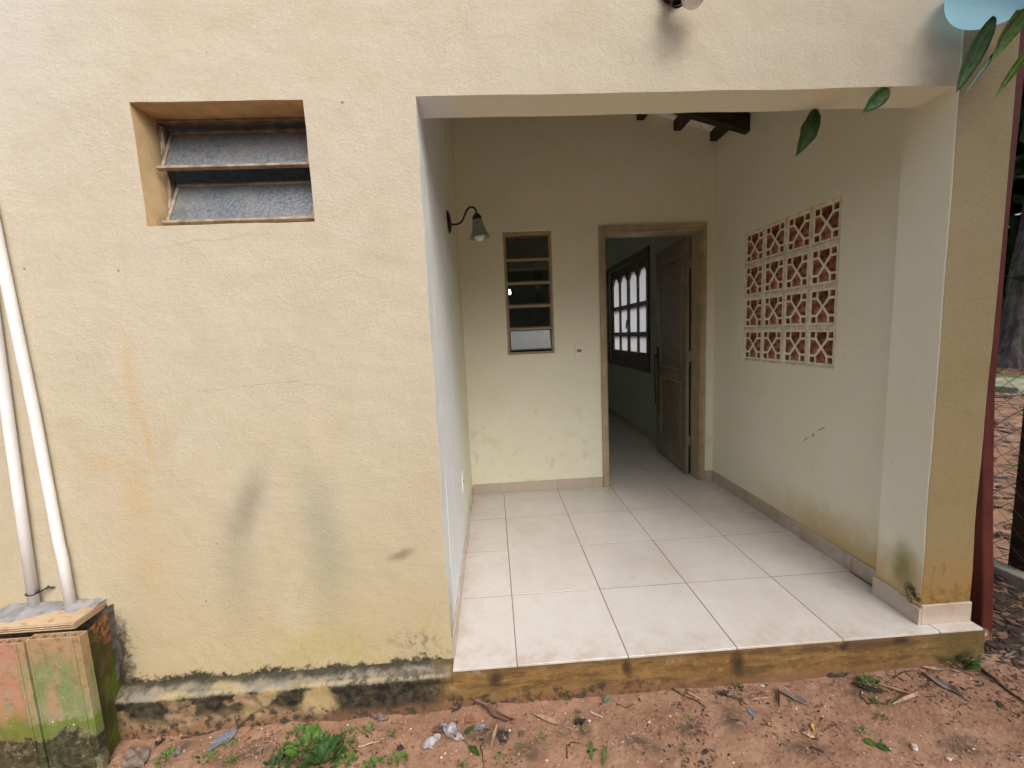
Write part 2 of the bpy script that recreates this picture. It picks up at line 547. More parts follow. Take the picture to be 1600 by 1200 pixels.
# ------------------------------------------------------------------ mesh helper
class MB:
    def __init__(s):
        s.v, s.f, s.m = [], [], []

    def quad(s, pts, m=0):
        i = len(s.v)
        s.v += [tuple(p) for p in pts]
        s.f.append(tuple(range(i, i+len(pts))))
        s.m.append(m)

    def box(s, x0, x1, y0, y1, z0, z1, m=0, M=None):
        i = len(s.v)
        p = [(x, y, z) for x in (x0, x1) for y in (y0, y1) for z in (z0, z1)]
        if M is not None:
            p = [tuple(M @ Vector(q)) for q in p]
        s.v += p
        for f in ((0, 1, 3, 2), (4, 6, 7, 5), (0, 4, 5, 1), (2, 3, 7, 6), (0, 2, 6, 4), (1, 5, 7, 3)):
            s.f.append(tuple(i+k for k in f))
            s.m.append(m)
        return s

    def bar(s, a, b, w, h, up=(0, 0, 1), m=0):
        a, b = Vector(a), Vector(b)
        d = (b-a)
        L = d.length
        d.normalize()
        sx = d.cross(Vector(up)).normalized()
        uz = sx.cross(d)
        M = Matrix((sx, d, uz)).transposed().to_4x4()
        M.translation = a
        return s.box(-w/2, w/2, 0, L, -h/2, h/2, m, M)

    def tube(s, pts, rad, seg=12, m=0, cap=True):
        pts = [Vector(p) for p in pts]
        n = len(pts)
        rad = [rad]*n if not hasattr(rad, '__len__') else rad
        i0 = len(s.v)
        up = None
        for k in range(n):
            d = (pts[min(k+1, n-1)]-pts[max(k-1, 0)]).normalized()
            if up is None:
                up = Vector((0, 0, 1)) if abs(d.z) < .9 else Vector((1, 0, 0))
            a = d.cross(up).normalized()
            up = a.cross(d).normalized()
            for j in range(seg):
                t = 2*math.pi*j/seg
                s.v.append(tuple(pts[k]+rad[k]*(math.cos(t)*a+math.sin(t)*up)))
        for k in range(n-1):
            for j in range(seg):
                a, b = i0+k*seg+j, i0+k*seg+(j+1) % seg
                s.f.append((a, b, b+seg, a+seg))
                s.m.append(m)
        if cap:
            s.f.append(tuple(range(i0, i0+seg)))
            s.m.append(m)
            s.f.append(tuple(range(i0+(n-1)*seg, i0+n*seg)))
            s.m.append(m)
        return s

    def lathe(s, prof, loc, axis=(0, 0, 1), seg=24, m=0, flat=1.):
        ax = Vector(axis).normalized()
        a = ax.orthogonal().normalized()
        b = ax.cross(a)
        loc = Vector(loc)
        i0 = len(s.v)
        for r, h in prof:
            for j in range(seg):
                t = 2*math.pi*j/seg
                s.v.append(tuple(loc+ax*h+r*(math.cos(t)*a+flat*math.sin(t)*b)))
        for k in range(len(prof)-1):
            for j in range(seg):
                p, q = i0+k*seg+j, i0+k*seg+(j+1) % seg
                s.f.append((p, q, q+seg, p+seg))
                s.m.append(m)
        return s

    def grid(s, fn, nu, nv, m=0):
        i0 = len(s.v)
        for a in range(nu+1):
            for b in range(nv+1):
                s.v.append(tuple(fn(a/nu, b/nv)))
        for a in range(nu):
            for b in range(nv):
                p = i0+a*(nv+1)+b
                s.f.append((p, p+1, p+nv+2, p+nv+1))
                s.m.append(m)
        return s

    def mesh(s, name, mats, loc=(0, 0, 0), smooth=False, weld=True):
        me = bpy.data.meshes.new(name)
        L = Vector(loc)
        me.from_pydata([tuple(Vector(p)-L) for p in s.v], [], s.f)
        for k in (mats if isinstance(mats, (list, tuple)) else [mats]):
            me.materials.append(k)
        me.polygons.foreach_set('material_index', s.m)
        if weld:
            bm = bmesh.new()
            bm.from_mesh(me)
            bmesh.ops.remove_doubles(bm, verts=bm.verts, dist=1e-5)
            bmesh.ops.recalc_face_normals(bm, faces=bm.faces)
            bm.to_mesh(me)
            bm.free()
        if smooth:
            me.polygons.foreach_set('use_smooth', [True]*len(me.polygons))
        me.update()
        return me


def wpos(o):
    p = Vector(o.location)
    while o.parent:
        o = o.parent
        p = p+o.location
    return p


def link(name, me, parent=None, loc=(0, 0, 0), bevel=0, seg=2):
    o = bpy.data.objects.new(name, me)
    COL.objects.link(o)
    o.location = loc
    if parent is not None:
        o.parent = parent
    if bevel:
        b = o.modifiers.new('bevel', 'BEVEL')
        b.width = bevel
        b.segments = seg
        b.limit_method = 'ANGLE'
        b.angle_limit = R(40)
        b.harden_normals = False
    return o


def part(name, mb, mats, parent, bevel=0, smooth=False, seg=2, label=None, kind=None):
    """one mesh, given in world coordinates, as a child of parent"""
    o = link(name, mb.mesh(name, mats, wpos(parent), smooth), parent, (0, 0, 0), bevel, seg)
    if label:
        o['label'] = label
    if kind:
        o['kind'] = kind
    return o


def tag(o, label=None, cat=None, group=None, kind=None):
    if label:
        o['label'] = label
    if cat:
        o['category'] = cat
    if group:
        o['group'] = group
    if kind:
        o['kind'] = kind
    return o


def thing(name, label, cat, loc=(0, 0, 0), group=None):
    o = bpy.data.objects.new(name, None)
    o.empty_display_size = .1
    COL.objects.link(o)
    o.location = loc
    return tag(o, label, cat, group)


def solid(name, mb, mats, label, cat, loc, group=None, smooth=False, bevel=0, kind=None):
    o = link(name, mb.mesh(name, mats, loc, smooth), None, loc, bevel)
    return tag(o, label, cat, group, kind)


def plate(name, outer, holes, depth, bevel=0.):
    """extruded 2D outline with holes: mesh in local x,y, thickness along z"""
    cu = bpy.data.curves.new(name, 'CURVE')
    cu.dimensions = '2D'
    cu.fill_mode = 'BOTH'
    cu.extrude = depth/2
    cu.bevel_depth = bevel
    cu.bevel_resolution = 1
    for poly in [outer]+holes:
        sp = cu.splines.new('POLY')
        sp.points.add(len(poly)-1)
        for p, q in zip(sp.points, poly):
            p.co = (q[0], q[1], 0, 1)
        sp.use_cyclic_u = True
    o = bpy.data.objects.new('tmp', cu)
    COL.objects.link(o)
    bpy.context.view_layer.update()
    me = bpy.data.meshes.new_from_object(o.evaluated_get(bpy.context.evaluated_depsgraph_get()))
    bpy.data.objects.remove(o)
    bpy.data.curves.remove(cu)
    me.name = name
    me.materials.clear()
    return me


# ------------------------------------------------------------------ numpy value noise
def vnoise(x, y, seed=0):
    x = np.asarray(x, float)
    y = np.asarray(y, float)
    xi, yi = np.floor(x).astype(np.int64), np.floor(y).astype(np.int64)
    xf, yf = x-xi, y-yi

    def h(a, b):
        n = (a*374761393+b*668265263+seed*974711) & 0x7fffffff
        n = ((n ^ (n >> 13))*1274126177) & 0x7fffffff
        return ((n ^ (n >> 16)) & 0xffff)/65535.
    u, v = xf*xf*(3-2*xf), yf*yf*(3-2*yf)
    return (h(xi, yi)*(1-u)*(1-v)+h(xi+1, yi)*u*(1-v)+h(xi, yi+1)*(1-u)*v+h(xi+1, yi+1)*u*v)


def fbm(x, y, seed=0, oct=4):
    t, a, s = 0, .5, 1.
    for k in range(oct):
        t = t+a*(vnoise(x*s, y*s, seed+k)-.5)
        a *= .5
        s *= 2.03
    return t


# ------------------------------------------------------------------ ground
GX = [-60, -3, -1.6, -.3, .5, 1.2, 1.7, 1.97, 2.3, 4, 60]
GZ = [-.19, -.19, -.185, -.167, -.168, -.163, -.15, -.125, -.13, -.13, -.13]


def ground_z(x, y, fine=True):
    x = np.asarray(x, float)
    y = np.asarray(y, float)
    b = np.interp(x, GX, GZ)
    b = b+.035*fbm(x*2.2+9, y*2.2, 3)
    near = np.clip(1-np.abs(y+.052)/.05, 0, 1)
    b = b+.012*near*(fbm(x*14, y*3, 8)+.25)
    if fine:
        b = b+.016*fbm(x*18, y*18, 11)+.007*np.abs(fbm(x*70, y*70, 15, 3))+.006*fbm(x*160, y*160, 21, 2)
    return b


def axis_pts(lo, hi, step, far, grow=1.25):
    a = list(np.arange(lo, hi+step/2, step))
    s = step
    p = a[-1]
    while p < far:
        s *= grow
        p += s
        a.append(p)
    s = step
    p = a[0]
    while p > -far:
        s *= grow
        p -= s
        a.insert(0, p)
    return np.array(a)


def mat_ground():
    m = Mat('red_soil', .95, .15)
    P = m.pos()
    n1, n2, n3 = m.noise(P, 2.3, 5, .6), m.noise(P, 13, 6, .65), m.noise(P, 70, 5, .7)
    c = m.mix(m.ss(n2, .3, .7), (.245, .142, .094), (.33, .205, .138))
    c = m.mix(m.ss(n1, .4, .7, 0, .6), c, (.21, .112, .07))
    c = m.mix(m.ss(n3, .52, .7, 0, .6), c, (.40, .265, .185))
    c = m.mix(m.ss(n3, .42, .30, 0, .55), c, (.17, .085, .05))
    Pw = warp(m, P, 11, .04)
    org = m.ss(m.noise(P, 38, 5, .7), .36, .50)
    for lx, ly, rx, ry, rt in ((.42, -.27, .12, .05, -.5), (.02, -.25, .09, .06, 0), (.62, -.22, .10, .05, .3), (.80, -.20, .09, .08, 0), (.98, -.33, .10, .06, 0), (.23, -.17, .05, .08, 0),
                               (-1.0, -.17, .18, .07, .3), (-.80, -.2, .14, .08, 0), (-1.28, -.13, .12, .05, .4), (1.35, -.15, .10, .04, 0), (1.5, -.38, .12, .05, 0), (-.13, -.17, .16, .05, 0), (2.2, .1, .22, .14, .4)):
        k = m.blob(Pw, (lx, ly, -.16), (rx, ry, 3), rt, 'Z', .9)
        c = m.mix(m.mul(m.mul(k, org), .85), c, (.085, .062, .045))
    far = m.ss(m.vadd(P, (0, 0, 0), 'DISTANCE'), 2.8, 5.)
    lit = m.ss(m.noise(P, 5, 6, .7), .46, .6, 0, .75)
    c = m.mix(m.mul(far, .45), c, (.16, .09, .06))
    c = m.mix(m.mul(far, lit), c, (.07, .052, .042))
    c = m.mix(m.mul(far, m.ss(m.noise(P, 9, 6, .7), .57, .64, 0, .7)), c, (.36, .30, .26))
    return m.done(c, None, m.bump(n3, .7, .004, m.bump(n2, .4, .01)))


def build_ground():
    xs = axis_pts(-1.75, 2.35, .0058, 70)
    ys = axis_pts(-.62, -.03, .0058, 70)
    X, Y = np.meshgrid(xs, ys, indexing='ij')
    fine = np.exp(-np.clip(np.hypot(np.clip(np.abs(X-.3)-2.2, 0, None), np.clip(np.abs(Y+.32)-.5, 0, None)), 0, 50)*2)
    Z = ground_z(X, Y, False)*1.
    Z = Z+fine*(ground_z(X, Y)-Z)
    nx, ny = len(xs), len(ys)
    co = np.stack([X, Y, Z], -1).reshape(-1, 3)
    i = np.arange(nx-1)[:, None]*ny+np.arange(ny-1)[None, :]
    q = np.stack([i, i+ny, i+ny+1, i+1], -1).reshape(-1, 4)
    me = bpy.data.meshes.new('ground')
    me.vertices.add(len(co))
    me.vertices.foreach_set('co', co.ravel())
    me.loops.add(q.size)
    me.loops.foreach_set('vertex_index', q.ravel())
    me.polygons.add(len(q))
    me.polygons.foreach_set('loop_start', np.arange(0, q.size, 4))
    me.polygons.foreach_set('loop_total', np.full(len(q), 4))
    me.polygons.foreach_set('use_smooth', np.ones(len(q), bool))
    me.update(calc_edges=True)
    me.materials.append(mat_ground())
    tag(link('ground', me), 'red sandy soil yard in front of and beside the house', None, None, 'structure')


build_ground()

# ------------------------------------------------------------------ the house
H = thing('house', 'cream stuccoed house with an open tiled porch and a louvred window', 'house')
XL, XR, XC, XO, YB, ZL = -.262, 1.79, 1.732, 1.953, 1.792, 2.148
T = .45
Y0 = .3955                      # first tile row line behind the front edge


def zc(x):                      # underside of the ceiling boards
    return 2.965-.285*(x-1.22) if x > -1.6 else 2.965-.285*(-1.6-1.22)+.285*(x+1.6)


def wall(name, axis, p0, p1, u0, u1, z0, top, holes, mats, bevel=.004, extra=(), label=None, extraz=()):
    """wall slab; axis 'y': u = x, faces at y=p0 (mats[0]) and p1 (mats[1]); reveals mats[2]"""
    us = sorted(set([u0, u1]+[h[0] for h in holes]+[h[1] for h in holes]+list(extra)))
    zs = sorted(set([z0]+[h[2] for h in holes]+[h[3] for h in holes]+[99.]+list(extraz)))
    mb = MB()

    def P(p, u, z):
        z = top(u) if z == 99. else z
        return (u, p, z) if axis == 'y' else (p, u, z)
    for a, b in zip(us[:-1], us[1:]):
        for c, d in zip(zs[:-1], zs[1:]):
            if any(h[0]-1e-6 <= a and b <= h[1]+1e-6 and h[2]-1e-6 <= c and d <= h[3]+1e-6 for h in holes):
                continue
            for p, mi in ((p0, 0), (p1, 1)):
                mb.quad([P(p, a, c), P(p, b, c), P(p, b, d), P(p, a, d)], mi)

            def openat(uu, zz):
                if uu < u0 or uu > u1 or zz < z0 or zz > 90:
                    return True
                return any(h[0] < uu < h[1] and h[2] < zz < h[3] for h in holes)
            um, zm = (a+b)/2, (c+min(d, 50))/2 if d < 90 else c+.01
            for (ea, eb), uu, zz in ((((a, c), (a, d)), a-1e-4, zm), (((b, c), (b, d)), b+1e-4, zm), (((a, c), (b, c)), um, c-1e-4), (((a, d), (b, d)), um, (d+1e-4) if d < 90 else 95)):
                if openat(uu, zz):
                    mb.quad([P(p0, *ea), P(p1, *ea), P(p1, *eb), P(p0, *eb)], 2)
    return part(name, mb, mats, H, bevel, label=label)


# front wall with the lintel over the porch opening, in one piece, hole for the louvred window
WX0, WX1, WZ0, WZ1 = -1.222, -.647, 1.741, 2.147
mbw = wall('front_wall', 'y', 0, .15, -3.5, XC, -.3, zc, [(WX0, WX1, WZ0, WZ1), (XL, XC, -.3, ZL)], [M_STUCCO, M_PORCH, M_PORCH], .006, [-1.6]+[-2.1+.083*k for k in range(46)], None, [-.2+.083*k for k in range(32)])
for v in mbw.data.vertices:
    x_, y_, z_ = v.co
    v.co.x += .005*(vnoise(z_*6, x_*2, 61)-.5)+.003*(vnoise(z_*21, x_*3, 62)-.5)
    v.co.z += .005*(vnoise(x_*6, z_*2, 63)-.5)+.003*(vnoise(x_*21, z_*3, 64)-.5)
# reveals of the louvred window get a yellower cream, with bounce light put into the colour
for p in mbw.data.polygons:
    c = p.center
    if p.material_index == 2 and c.x < -.4 and WX0-.01 < c.x < WX1+.01 and WZ0-.01 < c.z < WZ1+.01:
        p.material_index = 3
mbw.data.materials.append(M_REVEAL)


def boxwalls():
    # column: front face darker ochre paint, sides the porch white
    mb = MB()
    y1 = .205
    zt_ = zc(XO)+.02
    mb.quad([(XC, y1, -.05), (XO, y1, -.05), (XO, y1, zt_), (XC, y1, zt_)], 1)
    n = 30
    for k in range(n):
        a, b = -.05+(zt_+.05)*k/n, -.05+(zt_+.05)*(k+1)/n
        for xx in (XC, XO):
            mb.quad([(xx, 0, a), (xx, y1, a), (xx, y1, b), (xx, 0, b)], 1)
        mb.quad([(XC, 0, a), (XO, 0, a), (XO, 0, b), (XC, 0, b)], 0)
    for i, (x, y, z) in enumerate(mb.v):
        if y == 0:
            mb.v[i] = (x+.006*(vnoise(z*5, x*9, 5)-.5), -.004+.006*(vnoise(z*4+9, x*9, 6)-.5), z)
    o = part('column', mb, [M_COLF, M_PORCH], H, .006)
    o['label'] = 'square porch column with ochre beige front and stained foot'


boxwalls()
# upper piece of wall over the column
mb = MB()
# porch side and back walls
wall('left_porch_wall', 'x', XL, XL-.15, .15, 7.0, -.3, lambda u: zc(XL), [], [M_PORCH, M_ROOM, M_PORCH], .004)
BX0, BX1, BZ0, BZ1 = .088, .468, 1.147, 2.107
DX0, DX1, DZ = .86, 1.70, 2.10
wall('back_wall', 'y', YB, YB+.15, XL, XR, -.3, lambda u: zc(u)+.06, [(BX0, BX1, BZ0, BZ1), (DX0, DX1, -.3, DZ)], [M_PORCH, M_ROOM, M_PORCH], .004)
GY0, GY1, GZ0, GZ1 = .575, 1.395, 1.05, 1.945
IY0, IY1, IZ0, IZ1 = 3.24, 4.83, .86, 2.17
wall('right_wall', 'x', XR, XO, .205, 7.0, -.3, lambda u: zc(XR)+.02, [(GY0, GY1, GZ0, GZ1), (IY0, IY1, IZ0, IZ1), (5.7, 6.8, .9, 2.1)], [M_PORCH, M_STUCCO, M_JOINT], .004)
wall('inner_wall', 'y', 5.30, 5.42, XL, XR, -.3, lambda u: zc(u), [(.9, 1.6, -.3, 2.1)], [M_ROOM]*3, 0)  # unseen doorway added so light bounces into the hall
wall('inner_wall', 'x', .70, .80, YB+.15, 5.3, -.3, lambda u: zc(.75), [], [M_ROOM]*3, 0)
wall('rear_wall', 'y', 7.0, 7.15, -3.5, XO, -.3, zc, [(.55, 1.65, .9, 2.1)], [M_STUCCO]*3, 0, (-1.6,))
wall('left_outer_wall', 'x', -3.65, -3.5, 0, 7.15, -.3, lambda u: zc(-3.5), [(1.0, 2.4, .9, 2.1)], [M_STUCCO, M_STUCCO, M_STUCCO], 0)
rw = thing('added_fill_window', None, None)  # unseen windows added in three walls to brighten the rooms
rw.parent = H
part('pane', MB().box(.551, 1.649, 7.07, 7.074, .901, 2.099), M_FROST, rw)
part('pane', MB().box(1.87, 1.874, 5.701, 6.799, .901, 2.099), M_FROST, rw)
part('pane', MB().box(-3.58, -3.576, 1.001, 2.399, .901, 2.099), M_FROST, rw)
# inside faces of the far part of the right wall are room paint: a thin plaster lining
wall('room_lining', 'x', XR-.006, XR-.001, YB+.16, 5.3, 0, lambda u: zc(XR), [(IY0, IY1, IZ0, IZ1)], [M_ROOM]*3, 0)

# roof: boards between purlins, purlins, rafter, clay covering
rf = thing('roof', None, None)
rf.parent = H
PUR = [1.765-.289*k for k in range(12)]
for k, px in enumerate(PUR):
    mb = MB()
    z = zc(px)
    mb.box(px-.03, px+.03, .15, YB+.1, z-.075, z-.004)
    part('purlin', mb, M_DKWOOD, rf, .004)
for k in range(len(PUR)-1):
    x1, x0 = PUR[k]-.028, PUR[k+1]+.028
    for j, (ya, yb) in enumerate(((.15, .6), (.6, 1.05), (1.05, 1.42), (1.42, 1.792))):
        mb = MB()
        e = .002
        zo = rng.uniform(-.004, .004)
        mb.v = []
        for xx, yy in ((x0, ya+e), (x1, ya+e), (x1, yb-e), (x0, yb-e)):
            mb.v.append((xx, yy, zc(xx)-.012+zo))
        for xx, yy in ((x0, ya+e), (x1, ya+e), (x1, yb-e), (x0, yb-e)):
            mb.v.append((xx, yy, zc(xx)+.02))
        mb.f = [(0, 1, 2, 3), (4, 5, 6, 7), (0, 1, 5, 4), (1, 2, 6, 5), (2, 3, 7, 6), (3, 0, 4, 7)]
        mb.m = [0]*6
        part('ceiling_tile', mb, M_CEIL, rf, .003)
mb = MB()
dz = -.135
mb.v = [(x, y, zc(x)+d) for x in (XR+.1, -1.6) for y in (1.365, 1.425) for d in (-.075-.115, -.075)]
mb.f = [(0, 1, 3, 2), (4, 6, 7, 5), (0, 4, 5, 1), (2, 3, 7, 6), (0, 2, 6, 4), (1, 5, 7, 3)]
mb.m = [0]*6
part('rafter', mb, M_DKWOOD, rf, .006)
mb = MB()
for xa, xb in ((-1.6, 2.25), (-4.1, -1.6)):
    p = [(xa, -.12, zc(xa)+.03), (xb, -.12, zc(xb)+.03), (xb, 7.4, zc(xb)+.03), (xa, 7.4, zc(xa)+.03)]
    q = [(a, b, c+.06) for a, b, c in p]
    mb.quad(p)
    mb.quad(q)
    for k in range(4):
        mb.quad([p[k], p[(k+1) % 4], q[(k+1) % 4], q[k]])
part('roof_covering', mb, M_ROOFT, rf)

mb = MB()
mb.box(-3.49, -.42, .155, 6.99, 2.76, 2.80)
mb.box(-.40, .69, YB+.16, 5.29, 2.70, 2.74)
mb.box(.81, XR-.01, YB+.16, 5.29, 2.66, 2.70)
part('room_ceiling', mb, M_CEIL, H)
part('room_floor', MB().box(-3.49, -.42, .155, 6.99, -.06, 0), M_TILE, H)

# porch floor: grout bed and single tiles (they run on into the room)
fl = thing('porch_floor', None, None)
fl.parent = H
mb = MB()
mb.box(XL+.003, XO-.004, -.05, 5.3, -.06, -.0009)
part('grout_bed', mb, M_GROUT, fl)
meshes = {}


def tile(x0, x1, y0, y1):
    g = .002
    w, d = round(x1-x0, 3), round(y1-y0, 3)
    if (w, d) not in meshes:
        b = MB().box(g, w-g, g, d-g, -.010, 0)
        meshes[(w, d)] = b.mesh('tile', M_TILE)
    o = link('tile', meshes[(w, d)], fl, (x0, y0, rng.uniform(-.0004, .0004)), .0012, 1)


rows = [-.058]+[Y0+T*k for k in range(0, 11)]
cols = [XL+.004, 0, T, 2*T, 3*T, XR-.004]
for j in range(len(rows)-1):
    for i in range(len(cols)-1):
        x0, x1 = cols[i], cols[i+1]
        if rows[j] > 2 and x1 < .8:
            continue
        if j == 0 and i == 4:
            tile(x0, XC-.012+.05, rows[0], rows[1])
            tile(XC-.012+.05, XO+.008, rows[0], .0)
            continue
        tile(x0, x1, rows[j], rows[j+1])

# step and plinth under the porch edge and the wall
def rough_strip(name, x0, x1, prof, step, amp, seed):
    mb = MB()
    nu = int((x1-x0)/step)
    pts = []
    for a, b in zip(prof[:-1], prof[1:]):
        n = max(2, int(math.hypot(b[0]-a[0], b[1]-a[1])/.009))
        for k in range(n):
            pts.append((a[0]+(b[0]-a[0])*k/n, a[1]+(b[1]-a[1])*k/n))
    pts.append(prof[-1])
    nv = len(pts)-1
    U = np.linspace(x0, x1, nu+1)
    A = []
    for u in U:
        for k, (y, z) in enumerate(pts):
            A.append((u, y, z, k))
    A = np.array(A)
    s = A[:, 1]*-1+A[:, 2]
    d = amp*(fbm(A[:, 0]*7, s*9, seed)+.5*fbm(A[:, 0]*30, s*34, seed+4)+.3*fbm(A[:, 0]*90, s*90, seed+8, 2))
    edge = np.where((A[:, 3] == 0), 0, 1)
    yy = A[:, 1]-d*edge
    zz = A[:, 2]+d*edge*np.where(A[:, 3] < 5, .6, .1)
    mb.v = list(zip(A[:, 0], yy, zz))
    for i in range(nu):
        for k in range(nv):
            p = i*(nv+1)+k
            mb.f.append((p, p+1, p+nv+2, p+nv+1))
            mb.m.append(0)
    return part(name, mb, M_STEP, H, 0, True)


o = rough_strip('step', XL+.001, 1.972, [(0, -.0105), (-.050, -.0105), (-.0535, -.016), (-.054, -.10), (-.056, -.15), (-.062, -.26)], .008, .007, 31)
o['label'] = 'stained ochre front of the porch step'
o = rough_strip('plinth', -1.585, XL, [(.004, .006), (-.012, -.001), (-.046, -.019), (-.056, -.026), (-.058, -.036), (-.054, -.06), (-.056, -.11), (-.062, -.15), (-.08, -.26)], .008, .013, 47)
o['label'] = 'mould-blackened plinth ledge below the cream wall'
mb = MB().box(1.9, 1.974, -.05, .5, -.26, -.0105)
part('step', mb, M_STEP, H, .004)

# skirting tiles
sk = thing('skirting', None, None)
sk.parent = H


def skirt(x0, x1, y0, y1, z1=.085):
    b = MB().box(x0, x1, y0, y1, .0006, z1)
    part('skirting_tile', b, M_SKIRT, sk, .0012, seg=1)


e = .0014
for a, b in ((XL+.011, 0), (0, T), (T, DX0-.02)):
    skirt(a+e, b-e, YB-.010, YB)
skirt(1.7135, XR-.010, YB-.010, YB)
ys = [.206, Y0, Y0+T, Y0+2*T, Y0+3*T, YB-.011]
for a, b in zip(ys[:-1], ys[1:]):
    skirt(XR-.009, XR, a+e, b-e)
ys = [.002, Y0, Y0+T, Y0+2*T, Y0+3*T, YB-.011]
for a, b in zip(ys[:-1], ys[1:]):
    skirt(XL, XL+.010, a+e, b-e)
# broken-topped tiles round the foot of the column
mb = MB()
prof = [(.207, .090), (.15, .090), (.11, .088), (.085, .083), (.06, .081), (.04, .070), (.02, .072), (0, .073), (-.012, .074)]
bot = [(-.012, .0006), (.207, .0006)]
poly = prof+bot
A = [(1.719, y, z) for y, z in poly]
B = [(1.7305, y, z) for y, z in poly]
mb.quad(A)
mb.quad(B)
for k in range(len(poly)):
    j = (k+1) % len(poly)
    mb.quad([A[k], A[j], B[j], B[k]])
part('skirting_tile', mb, M_SKIRT, sk, 0, label='skirting tile with a chipped top edge beside the column')
skirt(1.7325, XO+.002, -.012, -.001, .088)
for a, b in ((1.95, 2.4), (2.4, 2.85), (2.85, 3.3), (3.3, 3.75), (3.75, 4.2), (4.2, 4.65), (4.65, 5.1)):
    skirt(XR-.016, XR-.007, a+e, b-e)

# ------------------------------------------------------------------ louvred window in the front wall
lw = thing('louvre_window', None, None)
lw.parent = H
lw['label'] = 'wide window with two tilted pebbled glass louvres, set deep in the wall'
mb = MB()
fy0, fy1 = .112, .148
t = .018
mb.box(WX0+.001, WX0+t, fy0, fy1, WZ0+.02, WZ1-.02)
mb.box(WX1-t, WX1-.001, fy0, fy1, WZ0+.02, WZ1-.02)
mb.box(WX0+.001, WX1-.001, fy0, fy1, WZ1-.010, WZ1-.001)
mb.box(WX0+.001, WX1-.001, fy0, fy1, WZ0+.001, WZ0+.020)
mb.box(WX0+t, WX0+t+.006, .10, .112, WZ0+.03, WZ1-.05)
part('frame', mb, M_WSTEEL, lw, .0025)
for zt, zb, yt, yb in ((2.118, 1.957, .150, .072), (1.928, 1.764, .148, .060)):
    a, b = Vector((0, yt, zt)), Vector((0, yb, zb))
    x0, x1 = WX0+.022, WX1-.022
    d = (b-a).normalized()
    nrm = Vector((0, -d.z, d.y))
    if nrm.y > 0:
        nrm = -nrm
    pane = MB()
    L = (b-a).length

    def PP(x, s_, n_):
        return a+Vector((x, 0, 0))+d*s_+nrm*n_
    M = Matrix(((1, 0, 0), d, nrm)).transposed().to_4x4()
    M.translation = a
    pane.box(x0+.004, x1-.004, .006, L-.006, -.002, .002, 0, M)
    sash = MB()
    sash.box(x0, x1, 0, .013, -.005, .009, 0, M)
    sash.box(x0-.012, x1+.012, L-.010, L+.002, -.006, .010, 0, M)
    sash.box(x0, x0+.012, .013, L-.010, -.005, .008, 0, M)
    sash.box(x1-.012, x1, .013, L-.010, -.005, .008, 0, M)
    part('louvre', sash, M_WSTEEL, lw, .002)
    part('pane', pane, M_PGLASS, lw)
# inner lip of the opening behind
mb = MB()
for zz in (1.83, 2.02):
    mb.tube([(WX0+.014, .108, zz-.03), (WX0+.014, .098, zz), (WX0+.014, .108, zz+.05)], .004, 8)
part('hinge', mb, M_WSTEEL, lw)

# ------------------------------------------------------------------ five-pane louvre window beside the door
bw = thing('narrow_window', None, None)
bw.parent = H
bw['label'] = 'narrow upright window with five glass louvres beside the door'
mb = MB()
y0, y1 = YB+.012, YB+.05
t = .017
mb.box(BX0, BX0+t, y0, y1, BZ0, BZ1)
mb.box(BX1-t, BX1, y0, y1, BZ0, BZ1)
mb.box(BX0+t, BX1-t, y0, y1, BZ1-.030, BZ1)
mb.box(BX0+t, BX1-t, y0, y1, BZ0, BZ0+.018)
part('frame', mb, M_FRAME, bw, .002)
zt = BZ1-.032
ph = (zt-(BZ0+.02))/5
for k in range(5):
    za, zb = zt-ph*k-.006, zt-ph*(k+1)+.010
    tilt = (R(1.5), R(1), R(3), R(2.5), R(10.5))[k]
    a = Vector((0, YB+.040, za))
    d = Vector((0, -math.sin(tilt), -math.cos(tilt)))
    nrm = Vector((0, -math.cos(tilt), math.sin(tilt)))
    M = Matrix(((1, 0, 0), d, nrm)).transposed().to_4x4()
    M.translation = a
    L = za-zb
    x0, x1 = BX0+t+.002, BX1-t-.002
    s2 = MB()
    s2.box(x0, x1, 0, .009, -.006, .006, 0, M)
    s2.box(x0, x1, L-.009, L, -.006, .006, 0, M)
    s2.box(x0, x0+.011, .009, L-.009, -.006, .006, 0, M)
    s2.box(x1-.011, x1, .009, L-.009, -.006, .006, 0, M)
    part('louvre', s2, M_BRNSTEEL, bw, .0015)
    part('pane', MB().box(x0+.008, x1-.008, .007, L-.007, -.0015, .0015, 0, M), M_GLASS, bw)
# cross bars between the louvres
mb = MB()
for k in range(1, 5):
    z = zt-ph*k
    mb.box(BX0+t, BX1-t, YB+.016, YB+.034, z-.008, z+.008)
part('cross_bars', mb, M_FRAME, bw, .0015)

# ------------------------------------------------------------------ door frame and door
df = thing('door_frame', None, None)
df.parent = H
mb = MB()
jx0, jx1, jz = .897, 1.668, 2.062
mb.box(DX0+.001, jx0, YB-.004, YB+.149, 0.001, DZ-.002)
mb.box(jx1, DX1-.001, YB-.004, YB+.149, 0.001, DZ-.002)
mb.box(jx0, jx1, YB-.004, YB+.149, jz, DZ-.002)
part('jamb', mb, M_FRAME, df, .003)
mb = MB()
for x0, x1, dy in ((.842, .880, .016), (.880, .893, .010), (1.671, 1.682, .010), (1.682, 1.712, .016)):
    mb.box(x0, x1, YB-dy-.004, YB-.0045, .001, 2.122 if dy > .012 else 2.084)
mb.box(.8805, 1.6815, YB-.020, YB-.0045, 2.085, 2.122)
mb.box(.8935, 1.6705, YB-.014, YB-.0045, 2.066, 2.0845)
part('architrave', mb, M_FRAME, df, .004)

